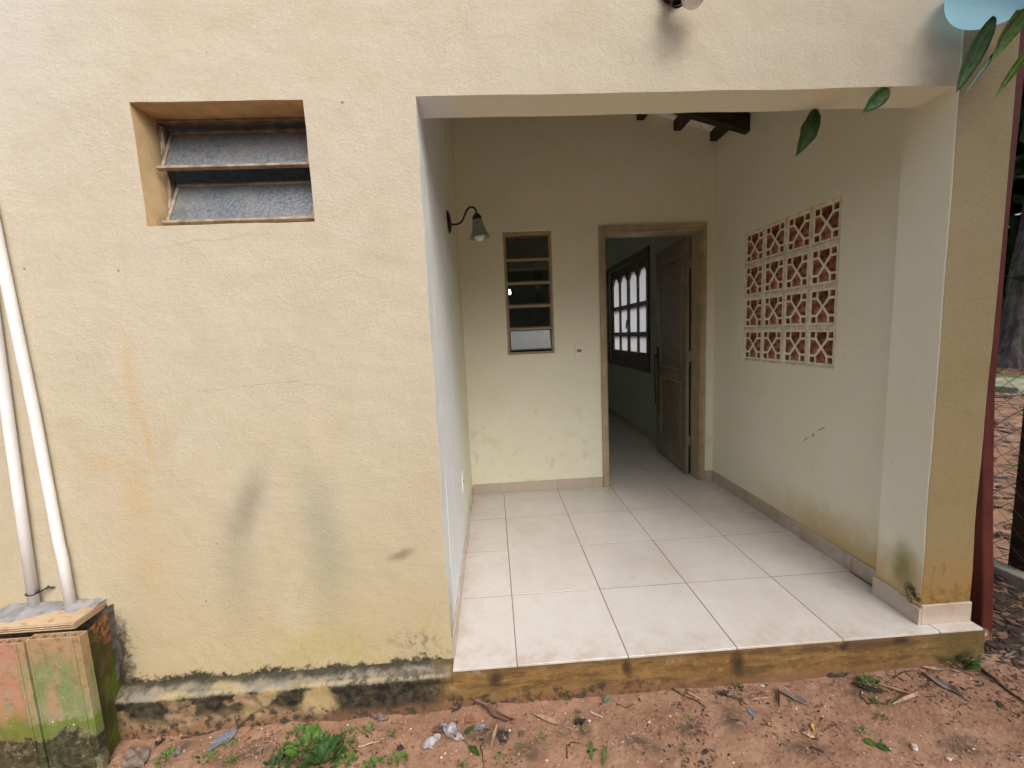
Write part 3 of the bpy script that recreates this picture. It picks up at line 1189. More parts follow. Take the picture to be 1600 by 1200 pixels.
dr = thing('door', None, None, (1.655, YB+.156, .012))
dr.parent = H
dr['label'] = 'taupe panelled wooden door standing open into the room'
DW, DH, DT = .755, 2.04, .028
ST, RT, RM, RB = .105, .115, .10, .20
mid = .86
panels = [(ST, DW-ST, RB, mid-RM/2), (ST, DW-ST, mid+RM/2, DH-RT)]
# local: x along the leaf from the hinge, y thickness, z up
M = Matrix.Rotation(R(94.5), 4, 'Z')
lt = MB()
lt.box(0, ST, 0, DT, 0, DH)
lt.box(DW-ST, DW, 0, DT, 0, DH)
lt.box(ST, DW-ST, 0, DT, 0, RB)
lt.box(ST, DW-ST, 0, DT, mid-RM/2, mid+RM/2)
lt.box(ST, DW-ST, 0, DT, DH-RT, DH)


def dpart(name, mb, mat, bevel=.002):
    me = mb.mesh(name, mat)
    o = link(name, me, dr, (0, 0, 0), bevel)
    return o


for p in (lt,):
    dpart('leaf', p, M_LEAF)
for a, b, c, d in panels:
    pb = MB().box(a, b, .011, DT-.011, c, d)
    pb.box(a+.05, b-.05, .006, DT-.006, c+.05, d-.05)
    dpart('panel', pb, M_LEAF, .004)
    mo = MB()
    for yy0, yy1 in ((.003, .012), (DT-.012, DT-.003)):
        mo.box(a, a+.014, yy0, yy1, c, d)
        mo.box(b-.014, b, yy0, yy1, c, d)
        mo.box(a+.014, b-.014, yy0, yy1, c, c+.014)
        mo.box(a+.014, b-.014, yy0, yy1, d-.014, d)
    dpart('moulding', mo, M_MOULD, .003)
hd = MB()
hx, hz = DW-.055, .99
hd.box(hx-.02, hx+.02, DT, DT+.006, hz-.11, hz+.11)
hd.tube([(hx, DT, hz+.03), (hx, DT+.045, hz+.03), (hx-.03, DT+.052, hz+.03), (hx-.11, DT+.05, hz+.026)], [.008, .008, .009, .007], 10)
hd.lathe([(0, .006), (.009, .006), (.009, 0)], (hx, DT+.001, hz-.05), (0, 1, 0), 12)
hdo = dpart('handle', hd, M_BLACK, 0)
stp = MB()
stp.grid(lambda u, v: (hx+.03-.03*v+.004*math.sin(u*9), DT+.028+.004*math.sin(u*5), hz+.02-.50*u), 16, 2)
so = dpart('strap', stp, M_BLACK, 0)
sm = so.modifiers.new('thick', 'SOLIDIFY')
sm.thickness = .004
hg = MB()
for z in (.25, 1.0, 1.78):
    hg.tube([(-.004, -.004, z), (-.004, -.004, z+.09)], .007, 10)
dpart('hinge', hg, M_WSTEEL, 0)
dr.rotation_euler = (0, 0, R(87))
# the leaf is hinged on its far face, swung into the room
for o in dr.children:
    o.location = (0, -.0, 0)

# ------------------------------------------------------------------ room window seen through the door
iw = thing('room_window', None, None)
iw.parent = H
iw['label'] = 'dark wooden room window with twelve frosted panes, arched along the top'
nc, nr = 4, 3
yy = np.linspace(IY0+.06, IY1-.06, nc+1)
zz = [IZ0+.13, 1.245, 1.615, IZ1-.10]
outer = [(IY0+.003, IZ0+.003), (IY1-.003, IZ0+.003), (IY1-.003, IZ1-.003), (IY0+.003, IZ1-.003)]
holes = []
for i in range(nc):
    for j in range(nr):
        a, b = yy[i]+(.027 if i in (0, 2) else .013), yy[i+1]-(.013 if i in (0, 2) else .027)
        c, d = zz[j]+.022, zz[j+1]-.022
        if j < nr-1:
            holes.append([(a, c), (b, c), (b, d), (a, d)])
        else:
            w = b-a
            arch = [(a, c), (b, c), (b, d-.085), (a+w*.91, d-.072), (a+w*.80, d-.014), (a+w*.68, d), (a+w*.32, d), (a+w*.20, d-.014), (a+w*.09, d-.072), (a, d-.085)]
            holes.append(arch)
me = plate('window_frame', outer, holes, .05, .004)
me.materials.append(M_INWOOD)
me.transform(Matrix(((0, 0, 1, 1.835), (1, 0, 0, 0), (0, 1, 0, 0), (0, 0, 0, 1))))
link('frame', me, iw)
for h in holes:
    ys_, zs_ = [p[0] for p in h], [p[1] for p in h]
    c = ((min(ys_)+max(ys_))/2, (min(zs_)+max(zs_))/2)
    hh = [(c[0]+(p[0]-c[0])*1.04, c[1]+(p[1]-c[1])*1.03) for p in h]
    m_ = MB()
    A = [(1.833, p[0], p[1]) for p in hh]
    B = [(1.837, p[0], p[1]) for p in hh]
    m_.quad(A)
    m_.quad(B)
    for k in range(len(hh)):
        j = (k+1) % len(hh)
        m_.quad([A[k], A[j], B[j], B[k]])
    part('pane', m_, M_FROST, iw)
mb = MB()
zs_ = [IZ0-.05, IZ1+.05]
mb.box(XR-.03, XR-.0065, IY0-.07, IY1+.07, IZ1, IZ1+.06)
mb.box(XR-.03, XR-.0065, IY0-.07, IY1+.07, IZ0-.06, IZ0)
mb.box(XR-.03, XR-.0065, IY0-.07, IY0, IZ0, IZ1)
mb.box(XR-.03, XR-.0065, IY1, IY1+.07, IZ0, IZ1)
part('architrave', mb, M_INWOOD, iw, .004)
mb = MB()
yc_ = (yy[1]+yy[2])/2+.12
mb.tube([(1.80, yc_, 1.43), (1.775, yc_, 1.43), (1.765, yc_, 1.36), (1.765, yc_+.01, 1.32)], .009, 8)
part('latch', mb, M_BLACK, iw)

# ------------------------------------------------------------------ breeze block screen
bs = thing('breeze_block_screen', None, None)
bs.parent = H
bs['label'] = 'square screen of sixteen terracotta breeze blocks in the porch wall'
ny, nz = 4, 4
cw, ch = (GY1-GY0)/ny, (GZ1-GZ0)/nz
bwid, bhei = cw-.020, ch-.026
tk = .0115
hw, hh = bwid/2, bhei/2
sq = .034


def block_mesh():
    o = [(-hw, -hh), (hw, -hh), (hw, hh), (-hw, hh)]
    hs_ = []
    i0, i1 = hw-tk, hh-tk                       # inside of the rim
    a, b = i0-sq, i1-sq                         # inner corner of the corner squares
    r = tk/2
    for sx in (-1, 1):
        for sy in (-1, 1):
            hs_.append([(sx*a, sy*b), (sx*i0, sy*b), (sx*i0, sy*i1), (sx*a, sy*i1)])
    a2, b2 = a-tk, b-tk
    q = r*1.35
    for s_ in (-1, 1):
        # top / bottom pentagons
        hs_.append([(-a2, s_*i1), (a2, s_*i1), (a2, s_*(b2+q+.002)), (0, s_*q*1.2), (-a2, s_*(b2+q+.002))])
        hs_.append([(s_*i0, -b2), (s_*i0, b2), (s_*(a2+q+.002), b2), (s_*q*1.2, 0), (s_*(a2+q+.002), -b2)])
    me = plate('breeze_block', o, hs_, .075, .0012)
    me.materials.append(M_TERRA)
    me.materials.append(M_BLOCKF)
    # painted rim: faces turned to the porch
    for p in me.polygons:
        p.material_index = 1 if p.normal.z > .5 else 0
    # local (x,y,z) -> wall: x along +y of the house, y up, z towards -x
    me.transform(Matrix(((0, 0, -1, 0), (1, 0, 0, 0), (0, 1, 0, 0), (0, 0, 0, 1))))
    return me


bme = block_mesh()
for i in range(ny):
    for j in range(nz):
        o = link('breeze_block', bme, bs, (XR+.046+rng.uniform(-.002, .002), GY0+cw*(i+.5)+rng.uniform(-.002, .002), GZ0+ch*(j+.5)+rng.uniform(-.002, .002)))
        o.rotation_euler = (rng.uniform(-.012, .012), 0, 0)
mb = MB()


def rough_bar(y0, y1, z0, z1, sd_):
    n = max(8, int(max(y1-y0, z1-z0)/.02))
    hor = (y1-y0) > (z1-z0)

    def fn(u, v):
        w = 2.4*(v-.5)
        pr = .010*(1-abs(2*v-1)**4)+.005*(vnoise(u*n*.6, v*3, sd_)-.5)
        if hor:
            return (XR+.012-pr, y0+(y1-y0)*u, z0+(z1-z0)*v+.003*(vnoise(u*n*.5, sd_, sd_)-.5))
        return (XR+.012-pr, y0+(y1-y0)*v+.003*(vnoise(u*n*.5, sd_, sd_)-.5), z0+(z1-z0)*u)
    mb.grid(fn, n, 5)


for j in range(nz+1):
    z = GZ0+ch*j
    rough_bar(GY0-.004, GY1+.004, z-.016, z+.016, j)
for i in range(ny+1):
    y = GY0+cw*i
    rough_bar(y-.0125, y+.0125, GZ0-.004, GZ1+.004, 10+i)
for j in range(nz+1):
    z = GZ0+ch*j
    mb.box(XR+.016, XR+.08, GY0+.001, GY1-.001, max(z-.013, GZ0+.0005), min(z+.013, GZ1-.0005))
for i in range(ny+1):
    y = GY0+cw*i
    for j in range(nz):
        z = GZ0+ch*j
        mb.box(XR+.0165, XR+.0795, max(y-.0105, GY0+.0005), min(y+.0105, GY1-.0005), z+.0132, z+ch-.0132)
part('mortar_joints', mb, M_JOINT, bs, 0, True)

# ------------------------------------------------------------------ fittings on the walls
sw = thing('light_switch', 'cream switch plate with a grey rocker, between narrow window and door', 'light switch', (.665, YB, 1.155))
part('plate', MB().box(.629, .701, YB-.013, YB-.0005, 1.098, 1.212), M_PLASTIC, sw, .004)
part('rocker', MB().box(.646, .684, YB-.017, YB-.0132, 1.143, 1.168), M_GREYPL, sw, .001)
ot = thing('power_outlet', 'small white socket plate low on the left porch wall', 'power outlet', (XL, .91, .43))
part('plate', MB().box(XL+.0005, XL+.008, .875, .945, .37, .485), M_PLASTIC, ot, .003)
mb = MB()
for yy_ in (.897, .923):
    mb.lathe([(0, 0), (.006, 0), (.006, -.002)], (XL+.0093, yy_, .43), (1, 0, 0), 10)
part('socket_holes', mb, M_BLACK, ot)


def mat_shade():
    m = Mat('grey_green_frosted_shade', .35, .5)
    m.b.inputs['Base Color'].default_value = (.30, .36, .31, 1)
    m.b.inputs['Transmission Weight'].default_value = .25
    return m.m


sc = thing('wall_lamp', 'bronze gooseneck wall lamp with frosted bell shade inside the porch', 'lamp', (XL, 1.0, 1.99))
part('backplate', MB().lathe([(0, .020), (.018, .019), (.032, .014), (.040, .006), (.042, 0), (0, 0)], (XL+.001, 1.0, 1.985), (1, 0, 0), 28, 0, 1.75), M_BRONZE, sc, 0, True)
pts = []
ctrl = [(XL+.018, 1.985-.012), (XL+.055, 1.972), (XL+.085, 1.99), (XL+.105, 2.03), (XL+.125, 2.06), (XL+.150, 2.066), (XL+.168, 2.052), (XL+.172, 2.02)]
for k in range(len(ctrl)-1):
    for s_ in range(4):
        t_ = s_/4
        p0, p1, p2, p3 = [Vector((*ctrl[min(max(k+d_, 0), len(ctrl)-1)], 0)) for d_ in (-1, 0, 1, 2)]
        q_ = .5*((2*p1)+(p2-p0)*t_+(2*p0-5*p1+4*p2-p3)*t_*t_+(3*p1-p0-3*p2+p3)*t_**3)
        pts.append((q_.x, 1.0, q_.y))
pts.append((ctrl[-1][0], 1.0, ctrl[-1][1]))
part('arm', MB().tube(pts, .0055, 10), M_BRONZE, sc, 0, True)
ax_, az_ = XL+.172, 2.02
tl = Vector((.10, 0, -1)).normalized()
part('cap', MB().lathe([(0, -.012), (.012, -.010), (.024, .004), (.029, .020), (.028, .026), (0, .026)], (ax_, 1.0, az_), tl, 24), M_BRONZE, sc, 0, True)
part('lamp_shade', MB().lathe([(.027, .022), (.032, .045), (.038, .075), (.046, .10), (.058, .122), (.066, .130), (.064, .131), (.055, .121), (.043, .099), (.035, .074), (.029, .045), (.024, .024)], (ax_, 1.0, az_), tl, 32), mat_shade(), sc, 0, True)
part('bulb', MB().lathe([(.012, .03), (.014, .06), (.026, .095), (.031, .118), (.028, .134), (.016, .146), (0, .150)], (ax_, 1.0, az_), tl, 20), mat_simple('white_bulb_glass', (.80, .76, .70), .35, .5, .03, 5), sc, 0, True)

ol = thing('globe_lamp', 'black and white globe lamp on the wall high above the porch opening', 'lamp', (.655, 0, 2.44))
part('mount', MB().lathe([(0, 0), (.045, 0), (.045, .018), (.02, .03), (0, .03)], (.652, -.0005, 2.475), (0, -1, 0), 24), M_BLACK, ol, .002)
hb = MB()
hb.tube([(.652, -.02, 2.475), (.642, -.05, 2.45), (.640, -.075, 2.40)], [.014, .02, .022], 14)
for k in range(5):
    hb.lathe([(.022, 0), (.0255, .003), (.0255, .006), (.022, .009)], (.6415+.0035*k*.2, -.058-.0038*k, 2.44-.011*k), (.02, -.32, -1), 18)
part('holder', hb, M_BLACK, ol, 0, True)
part('globe', MB().lathe([(0, .042), (.018, .038), (.031, .028), (.040, .010), (.041, -.005), (.036, -.022), (.024, -.036), (0, -.042)], (.690, -.082, 2.408), (0, 0, 1), 28), mat_simple('white_globe_glass', (.80, .84, .88), .25, .5, .03, 5), ol, 0, True)

bl = thing('bowl_lamp', 'pale blue rounded shade jutting out above the porch column', 'lamp', (1.72, 0, 2.42))
def mat_blue():
    m = Mat('pale_blue_plastic', .3, .5, (.22, .50, .68))
    tl_ = m.n('ShaderNodeBsdfTranslucent')
    tl_.inputs[0].default_value = (.45, .75, .92, 1)
    k = m.n('ShaderNodeMixShader')
    k.inputs[0].default_value = .65
    m.put(k.inputs[1], m.b.outputs[0])
    m.put(k.inputs[2], tl_.outputs[0])
    m.put(m.out.inputs[0], k.outputs[0])
    return m.m


M_BLUE = mat_blue()
prof = []
for k in range(13):
    a = math.pi/2*k/12
    prof.append((.128*math.sin(a)**.8 if k else 0, -.115*math.cos(a)))
prof += [(.130, .012), (.124, .012)]
part('shade', MB().lathe(prof, (1.715, -.118, 2.405), (.12, -.12, 1), 40), M_BLUE, bl, 0, True)
part('bracket', MB().tube([(1.72, .004, 2.50), (1.72, -.06, 2.52), (1.716, -.118, 2.50), (1.716, -.118, 2.42)], .012, 12).lathe([(0, 0), (.04, 0), (.04, .012), (0, .014)], (1.72, -.001, 2.50), (0, -1, 0), 20), M_BLACK, bl, 0)

# lit bulb inside the room behind the narrow window
cb = thing('ceiling_bulb', 'small lit bulb seen through the narrow window glass', 'light bulb', (.158, 2.6, 1.72))
mB = Mat('lit_bulb', .3, .5)
em = mB.n('ShaderNodeEmission')
em.inputs[0].default_value = (.8, .92, 1, 1)
em.inputs[1].default_value = 14
mB.put(mB.out.inputs[0], em.outputs[0])
part('bulb', MB().lathe([(0, -.022), (.012, -.018), (.019, -.006), (.019, .006), (.012, .02), (.008, .035)], (.158, 2.6, 1.72), (0, 0, 1), 16), mB.m, cb, 0, True)
part('cord', MB().tube([(.158, 2.6, 1.75), (.158, 2.6, 3.22)], .004, 6).lathe([(.011, 0), (.012, .04), (.005, .05)], (.158, 2.6, 1.75), (0, 0, 1), 12), M_BLACK, cb)

# ------------------------------------------------------------------ white pipes and the brick box
M_PVC = mat_simple('white_pvc', (.80, .81, .83), .4, .45, .06, 7, 0, .03)


def pipe(label, pts, tie=None):
    o = thing('water_pipe', label, 'pipe', pts[0], 'white plastic pipes running down into the brick box')
    part('pipe', MB().tube(pts, .0158, 20), M_PVC, o, 0, True)
    return o


pipe('white plastic pipe running down the wall nearer to the louvred window', [(-1.677, -.026, .34), (-1.6775, -.024, .55), (-1.684, -.021, .62), (-1.689, -.02, 1.1), (-1.706, -.02, 1.73), (-1.74, -.02, 2.8)])
lp = pipe('outer white plastic pipe at the frame edge, tied with wire near its foot', [(-1.811, -.024, .34), (-1.793, -.022, .8), (-1.776, -.02, 1.2), (-1.754, -.02, 1.7), (-1.71, -.02, 2.8)])
mb = MB()
ring = [(-1.808+.0175*math.cos(a), -.0235+.0175*math.sin(a), .425+.003*math.sin(2*a)) for a in np.linspace(0, 2*math.pi, 25)]
mb.tube(ring, .002, 6, 0, False)
mb.tube([(-1.791, -.026, .425), (-1.775, -.026, .432), (-1.760, -.012, .436), (-1.748, -.004, .43)], .0035, 6)
mb.tube([(-1.791, -.026, .424), (-1.778, -.016, .428), (-1.764, -.006, .44)], .0025, 6)
part('wire_tie', mb, M_BLACK, lp)


def mat_clay_box(kind):
    m = Mat('mossy_clay_'+kind, .9, .2)
    P = m.pos()
    x, y, z = m.xyz(P)
    n1, n2 = m.noise(P, 6, 5, .65), m.noise(P, 34, 6, .7)
    st = m.noise(m.scale(warp(m, P, 6, .03), (1, 1, .22)), 22, 4, .6)
    zz_ = m.ma('ADD', m.ma('ADD', z, m.mul(m.ma('SUBTRACT', n1, .5), .34)), m.mul(m.ma('SUBTRACT', n2, .5), .12))
    if kind == 'brick':
        pink = m.ss(x, -1.73, -1.70)
        c = m.mix(pink, (.42, .22, .145), (.37, .25, .14))
        c = m.mix(m.ss(st, .45, .7, 0, .5), c, (.40, .24, .13))
        gr = m.mul(m.ss(zz_, .30, .20), m.ss(st, .34, .56))
        c = m.mix(m.mul(m.mul(gr, pink), .85), c, (.16, .24, .09))
        pal = m.mul(m.ss(zz_, .16, .07), m.ss(n2, .45, .62))
        c = m.mix(m.mul(pal, .6), c, (.42, .44, .33))
        ol_ = m.ss(zz_, .14, .06)
        c = m.mix(m.mul(m.mul(ol_, m.ma('SUBTRACT', 1., pink)), .8), c, m.mix(m.ss(n2, .4, .65), (.33, .21, .08), (.24, .20, .06)))
        b = m.mul(m.ss(zz_, .06, .02), m.ss(zz_, -.03, .0))
        c = m.mix(m.mul(b, .9), c, (.13, .19, .03))
        c = m.mix(m.mul(m.ss(zz_, .0, -.045), .93), c, m.mix(m.ss(n2, .3, .7), (.012, .014, .008), (.06, .06, .03)))
        c = m.mix(m.ss(n2, .45, .68, 0, .5), c, (.12, .10, .05))
        c = m.mix(m.mul(m.ss(m.noise(P, 13, 5, .7), .52, .62), .5), c, (.30, .27, .17))
        wh = m.ss(m.noise(P, 55, 3, .6), .68, .72)
        c = m.mix(m.mul(m.mul(wh, m.ss(z, .2, .05)), .8), c, (.75, .76, .70))
    elif kind == 'side':
        c = m.mix(m.ss(n1, .35, .65), (.045, .05, .02), (.13, .10, .04))
        up = m.ss(m.ma('ADD', m.ma('ADD', z, m.mul(y, 1.2)), m.mul(m.ma('SUBTRACT', n2, .5), .25)), .12, .26)
        c = m.mix(m.mul(up, m.ss(n2, .40, .56)), c, (.42, .19, .09))
        c = m.mix(m.mul(m.ss(n1, .5, .62), m.ss(zz_, .28, .1)), c, (.11, .16, .02))
        c = m.mix(m.ss(zz_, -.06, -.15, 0, .8), c, (.10, .065, .04))
    else:
        c = m.mix(m.ss(n1, .35, .65), (.42, .30, .185), (.49, .375, .25))
        c = m.mix(m.ss(n2, .53, .66, 0, .8), c, (.32, .17, .09))
    return m.done(c, None, m.bump(n2, .7, .004, m.bump(n1, .4, .01)))


M_BRICK, M_SIDE, M_LID = mat_clay_box('brick'), mat_clay_box('side'), mat_clay_box('lid')
M_CEM = mat_simple('grey_cement', (.27, .265, .27), .95, .2, .2, 24, 0, .6)
bx = thing('brick_box', 'mossy box of hollow clay bricks at the foot of the wall under two pipes', 'brick box', (-1.75, -.09, -.18))


def hollow_brick(x0, x1, y0, y1, z0, z1, n=5):
    mb = MB()
    w, t_ = (x1-x0), .0045
    mb.box(x0, x1, y0, y0+t_, z0, z1)
    mb.box(x0, x1, y1-t_, y1, z0, z1)
    for k in range(n+1):
        xx = x0+(w-t_)*k/n
        mb.box(xx, xx+t_, y0+t_+.0002, y1-t_-.0002, z0, z1-.0008)
    # scoring ribs on the front face
    mb.box(x1-.030, x1-.022, y0-.003, y0+.001, z0, z1-.001)
    mb.box(x0+.004, x0+.010, y0-.002, y0+.001, z0, z1-.001)
    return mb


o = part('hollow_brick', hollow_brick(-1.683, -1.505, -.180, -.150, -.25, .345), M_BRICK, bx, .0025)
o['label'] = 'green-stained hollow clay brick standing upright'
o = part('hollow_brick', hollow_brick(-1.866, -1.688, -.183, -.153, -.25, .338), M_BRICK, bx, .0025)
o['label'] = 'pinkish hollow clay brick standing upright'
part('hollow_brick', hollow_brick(-2.05, -1.871, -.181, -.151, -.25, .341), M_BRICK, bx, .0025)
mb = MB()
nn = 18


def side(u, v):
    y = -.145+.149*u
    z = -.27+.60*v
    taper = .012*(1-u)
    return (-1.568+.045*(1-u)+.010*(vnoise(y*40, z*22, 3)-.5)+.02*max(0, -z-.05)*1.5, y, z)


mb.grid(side, 10, 40)
mb.grid(lambda u, v: (-1.53-.5*u, -.144, -.27+.56*v), 4, 4)
part('side_wall', mb, M_SIDE, bx, 0, True)
mb = MB()
mb.box(-2.1, -1.572, -.124, .004, .349, .362)
mb.box(-2.1, -1.574, -.120, .004, .334, .3485)
for k in range(3):
    mb.box(-2.1, -1.573, -.1265, -.1235, .3365+.008*k, .340+.008*k)
part('lid_slab', mb, M_LID, bx, .002)
mb = MB()


def cem(u, v):
    x = -1.93+.36*u
    yy_ = .003-(.085+.03*math.sin(u*7)+.03*(vnoise(u*9, 1, 4)-.5)+(-.045 if u > .85 else 0))*v
    h = .3625+.010*(1-v)*(.5+vnoise(u*12, v*5, 8))-.006*v**6
    for px in (-1.677, -1.811):
        h += .012*math.exp(-((x-px)**2+(yy_+.03)**2)/.0011)
    return (x, yy_, h)


mb.grid(cem, 50, 16)
part('mortar_patch', mb, M_CEM, bx, 0, True, label='grey cement smeared round the feet of the pipes')
mb = MB()


def cem2(u, v):
    z = .345-.56*u
    x = -1.572+.020*v+.014*(vnoise(u*17, v*2, 5)-.5)*(.4+v)
    y = .002-.018*math.sin(math.pi*min(1, v*1.1))-.006*vnoise(u*20, v*4, 9)-(.055 if z < .0 else .055*max(0, 1-z/.05) if z < .05 else 0)
    return (x, y, z)


mb.grid(cem2, 60, 8)
part('mortar_seam', mb, mat_simple('dark_damp_cement', (.115, .11, .10), .95, .2, .35, 30, 0, .8), bx, 0, True)

# ------------------------------------------------------------------ red post beside the column
def mat_red():
    m = Mat('dark_red_paint', .6, .3)
    P = m.pos()
    n, n2 = m.noise(P, 7, 4), m.noise(P, 40, 5, .65)
    c = m.mix(m.ss(n, .3, .7), (.068, .013, .010), (.10, .021, .016))
    x, y, z = m.xyz(P)
    flk = m.mul(m.ss(n2, .44, .50), m.ss(z, -.05, -.10))
    flk = m.mul(flk, m.ss(x, 2.075, 2.05))
    c = m.mix(flk, c, (.72, .70, .66))
    c = m.mix(m.mul(m.ss(z, -.06, -.12), .6), c, (.30, .16, .09))
    return m.done(c, None, m.bump(n2, .1, .002))


pp = thing('steel_post', 'dark red painted steel post beside the porch column', 'post', (2.067, .026, -.15))
pts = [(x_-.026, y_+.026, z_) for z_, x_, y_ in ((-.25, 2.093, 0), (.17, 2.088, .02), (.39, 2.083, .035), (.74, 2.078, .055), (1., 2.065, .06), (1.28, 2.062, .06), (1.66, 2.058, .06), (2.02, 2.064, .06), (2.6, 2.07, .06))]
mb = MB()
hwid = .026
seg = [(-hwid, -hwid), (hwid, -hwid), (hwid, hwid), (-hwid, hwid)]
for p in pts:
    for a, b in seg:
        mb.v.append((p[0]+a, p[1]+b, p[2]))
for k in range(len(pts)-1):
    for j in range(4):
        a, b = k*4+j, k*4+(j+1) % 4
        mb.f.append((a, b, b+4, a+4))
        mb.m.append(0)
mb.quad(mb.v[:4])
mb.quad(mb.v[-4:])
part('shaft', mb, mat_red(), pp, .007)

# ------------------------------------------------------------------ fence on the right
M_CONC = mat_simple('weathered_concrete', (.24, .235, .20), .95, .2, .25, 9, 0, .6)
M_POSTW = mat_simple('dark_weathered_timber', (.035, .022, .015), .85, .2, .35, 12, 0, .6)
M_WIRE = mat_simple('rusty_wire', (.06, .045, .04), .6, .4, .3, 30, .5)
fe = thing('wire_fence', 'rusty chain-link fence with a concrete kerb beyond the red post', 'fence', (2.74, 1.5, -.13))
part('kerb', MB().box(2.66, 2.745, -.4, 9, -.3, -.07), M_CONC, fe, .008)
for y in (.42, 2.9, 5.5, 8.1):
    mb = MB().box(2.75, 2.85, y-.05, y+.05, -.35, 1.05 if y < 1 else 1.9)
    part('fence_post', mb, M_POSTW, fe, .008)
wm = MB()
pit, hgt = .05, 1.15
n_w = int((8.8+.3)/pit)
for k in range(n_w):
    y = -.3+pit*k
    P_ = []
    nz_ = int(hgt/(pit/1))
    for j in range(nz_+1):
        P_.append((2.70+.003*(1 if j % 2 else -1), y+(pit if (j+k) % 2 else 0)*.96, -.06+j*pit))
    for a, b in zip(P_[:-1], P_[1:]):
        a, b = Vector(a), Vector(b)
        d = (b-a).normalized()
        s1 = Vector((1, 0, 0))*.0013
        s2 = d.cross(Vector((1, 0, 0))).normalized()*.0013
        i = len(wm.v)
        for q_ in (a, b):
            for t_ in (s1, s2, -s1, -s2):
                wm.v.append(tuple(q_+t_))
        for j in range(4):
            wm.f.append((i+j, i+(j+1) % 4, i+4+(j+1) % 4, i+4+j))
            wm.m.append(0)
wo_ = link('chain_link_mesh', wm.mesh('chain_link_mesh', M_WIRE, fe.location, False, False), fe)
wo_['kind'] = 'stuff'

# ------------------------------------------------------------------ leaves: helper
def leaf_mb(L, Wd, fold=.3, curl=.5, twist=0., tip=1.0, wav=.0, nu=12, nv=6, lobes=0, stem=.0, mid=.42, sd_=0, thick=0):
    """blade along +x from 0..L, folded along the midrib, curled along its length"""
    mb = MB()
    ang = curl/nu
    # spine
    px, pz, a = 0., 0., -curl*.5
    sp = []
    for k in range(nu+1):
        sp.append((px, pz, a))
        px += L/nu*math.cos(a)
        pz += L/nu*math.sin(a)
        a += ang
    z0 = min(s_[1] for s_ in sp)

    def fn(u, v):
        k = min(int(u*nu+.5), nu)
        x, z, an = sp[k]
        w = Wd*.5*(max(0., math.sin(math.pi*min(1, u**(math.log(.5)/math.log(mid)))))**.8)
        if lobes:
            w *= .72+.38*abs(math.sin(lobes*math.pi*u+.6))
        t_ = (v-.5)*2
        f = fold*abs(t_)
        y = w*t_*math.cos(f)
        h = w*abs(t_)*math.sin(f)+wav*Wd*(vnoise(u*6+sd_, v*4, 3+sd_)-.5)
        tw = twist*(u-.5)
        y, h = y*math.cos(tw)-h*math.sin(tw), y*math.sin(tw)+h*math.cos(tw)
        return (x-h*math.sin(an), y, z-z0+h*math.cos(an))
    mb.grid(fn, nu, nv)
    if stem:
        x, z, an = sp[0]
        mb.tube([(x-stem, .0, z-z0+.003), (x-stem*.5, .002, z-z0+.002), (x+L*.06, 0, z-z0)], [.0016, .0013, .001], 6)
    return mb


def mat_leafish(name, base, rib, rough=.7, trans=.0):
    m = Mat(name, rough, .35)
    O = m.obj()
    x, y, z = m.xyz(O)
    n1, n2 = m.noise(O, 40, 4, .6), m.noise(O, 130, 4, .65)
    c = m.mix(m.ss(n1, .35, .7), tuple(v*.62 for v in base), tuple(min(1, v*1.15) for v in base))
    c = m.mix(m.ss(n2, .55, .72, 0, .5), c, tuple(v*.4 for v in base))
    ya = m.ma('ABSOLUTE', y)
    c = m.mix(m.ss(ya, .0016, .0005), c, rib)
    vein = m.ma('SINE', m.ma('ADD', m.mul(x, 900.), m.mul(ya, -700.)))
    c = m.mix(m.ss(vein, .86, 1., 0, .35), c, rib)
    mm = m.done(c, None, m.bump(n1, .5, .003))
    if trans:
        tl_ = m.n('ShaderNodeBsdfTranslucent')
        m.put(tl_.inputs[0], c)
        k = m.n('ShaderNodeMixShader')
        k.inputs[0].default_value = trans
        m.put(k.inputs[1], m.b.outputs[0])
        m.put(k.inputs[2], tl_.outputs[0])
        m.put(m.out.inputs[0], k.outputs[0])
    return mm


LM = {
    'tan': mat_leafish('tan_dry_leaf', (.36, .24, .16), (.46, .34, .24)),
    'brown': mat_leafish('brown_dry_leaf', (.15, .085, .055), (.22, .14, .09)),
    'dark': mat_leafish('dark_dead_leaf', (.042, .032, .03), (.08, .06, .05)),
    'greybrown': mat_leafish('grey_brown_dead_leaf', (.20, .155, .13), (.27, .21, .18)),
    'grey': mat_leafish('grey_dead_leaf', (.36, .33, .34), (.46, .43, .42)),
    'blue': mat_leafish('blue_grey_dead_leaf', (.17, .19, .23), (.25, .27, .3)),
    'red': mat_leafish('red_brown_dead_leaf', (.28, .105, .05), (.35, .18, .1)),
    'yellow': mat_leafish('yellow_leaf', (.52, .33, .07), (.58, .42, .15)),
    'orange': mat_leafish('pale_orange_leaf', (.55, .33, .17), (.6, .42, .25)),
    'green': mat_leafish('green_leaf_blade', (.17, .33, .05), (.3, .44, .12), .6, .6),
    'dkgreen': mat_leafish('dark_green_leaf_blade', (.05, .135, .03), (.10, .2, .06), .5, .4),
    'palegreen': mat_leafish('pale_green_leaf_blade', (.15, .22, .15), (.24, .3, .2), .5, .2),
    'weed': mat_leafish('weed_green', (.10, .22, .035), (.2, .32, .08), .55, .3),
}


def gz(x, y):
    return float(ground_z(x, y))


LIFT = .004


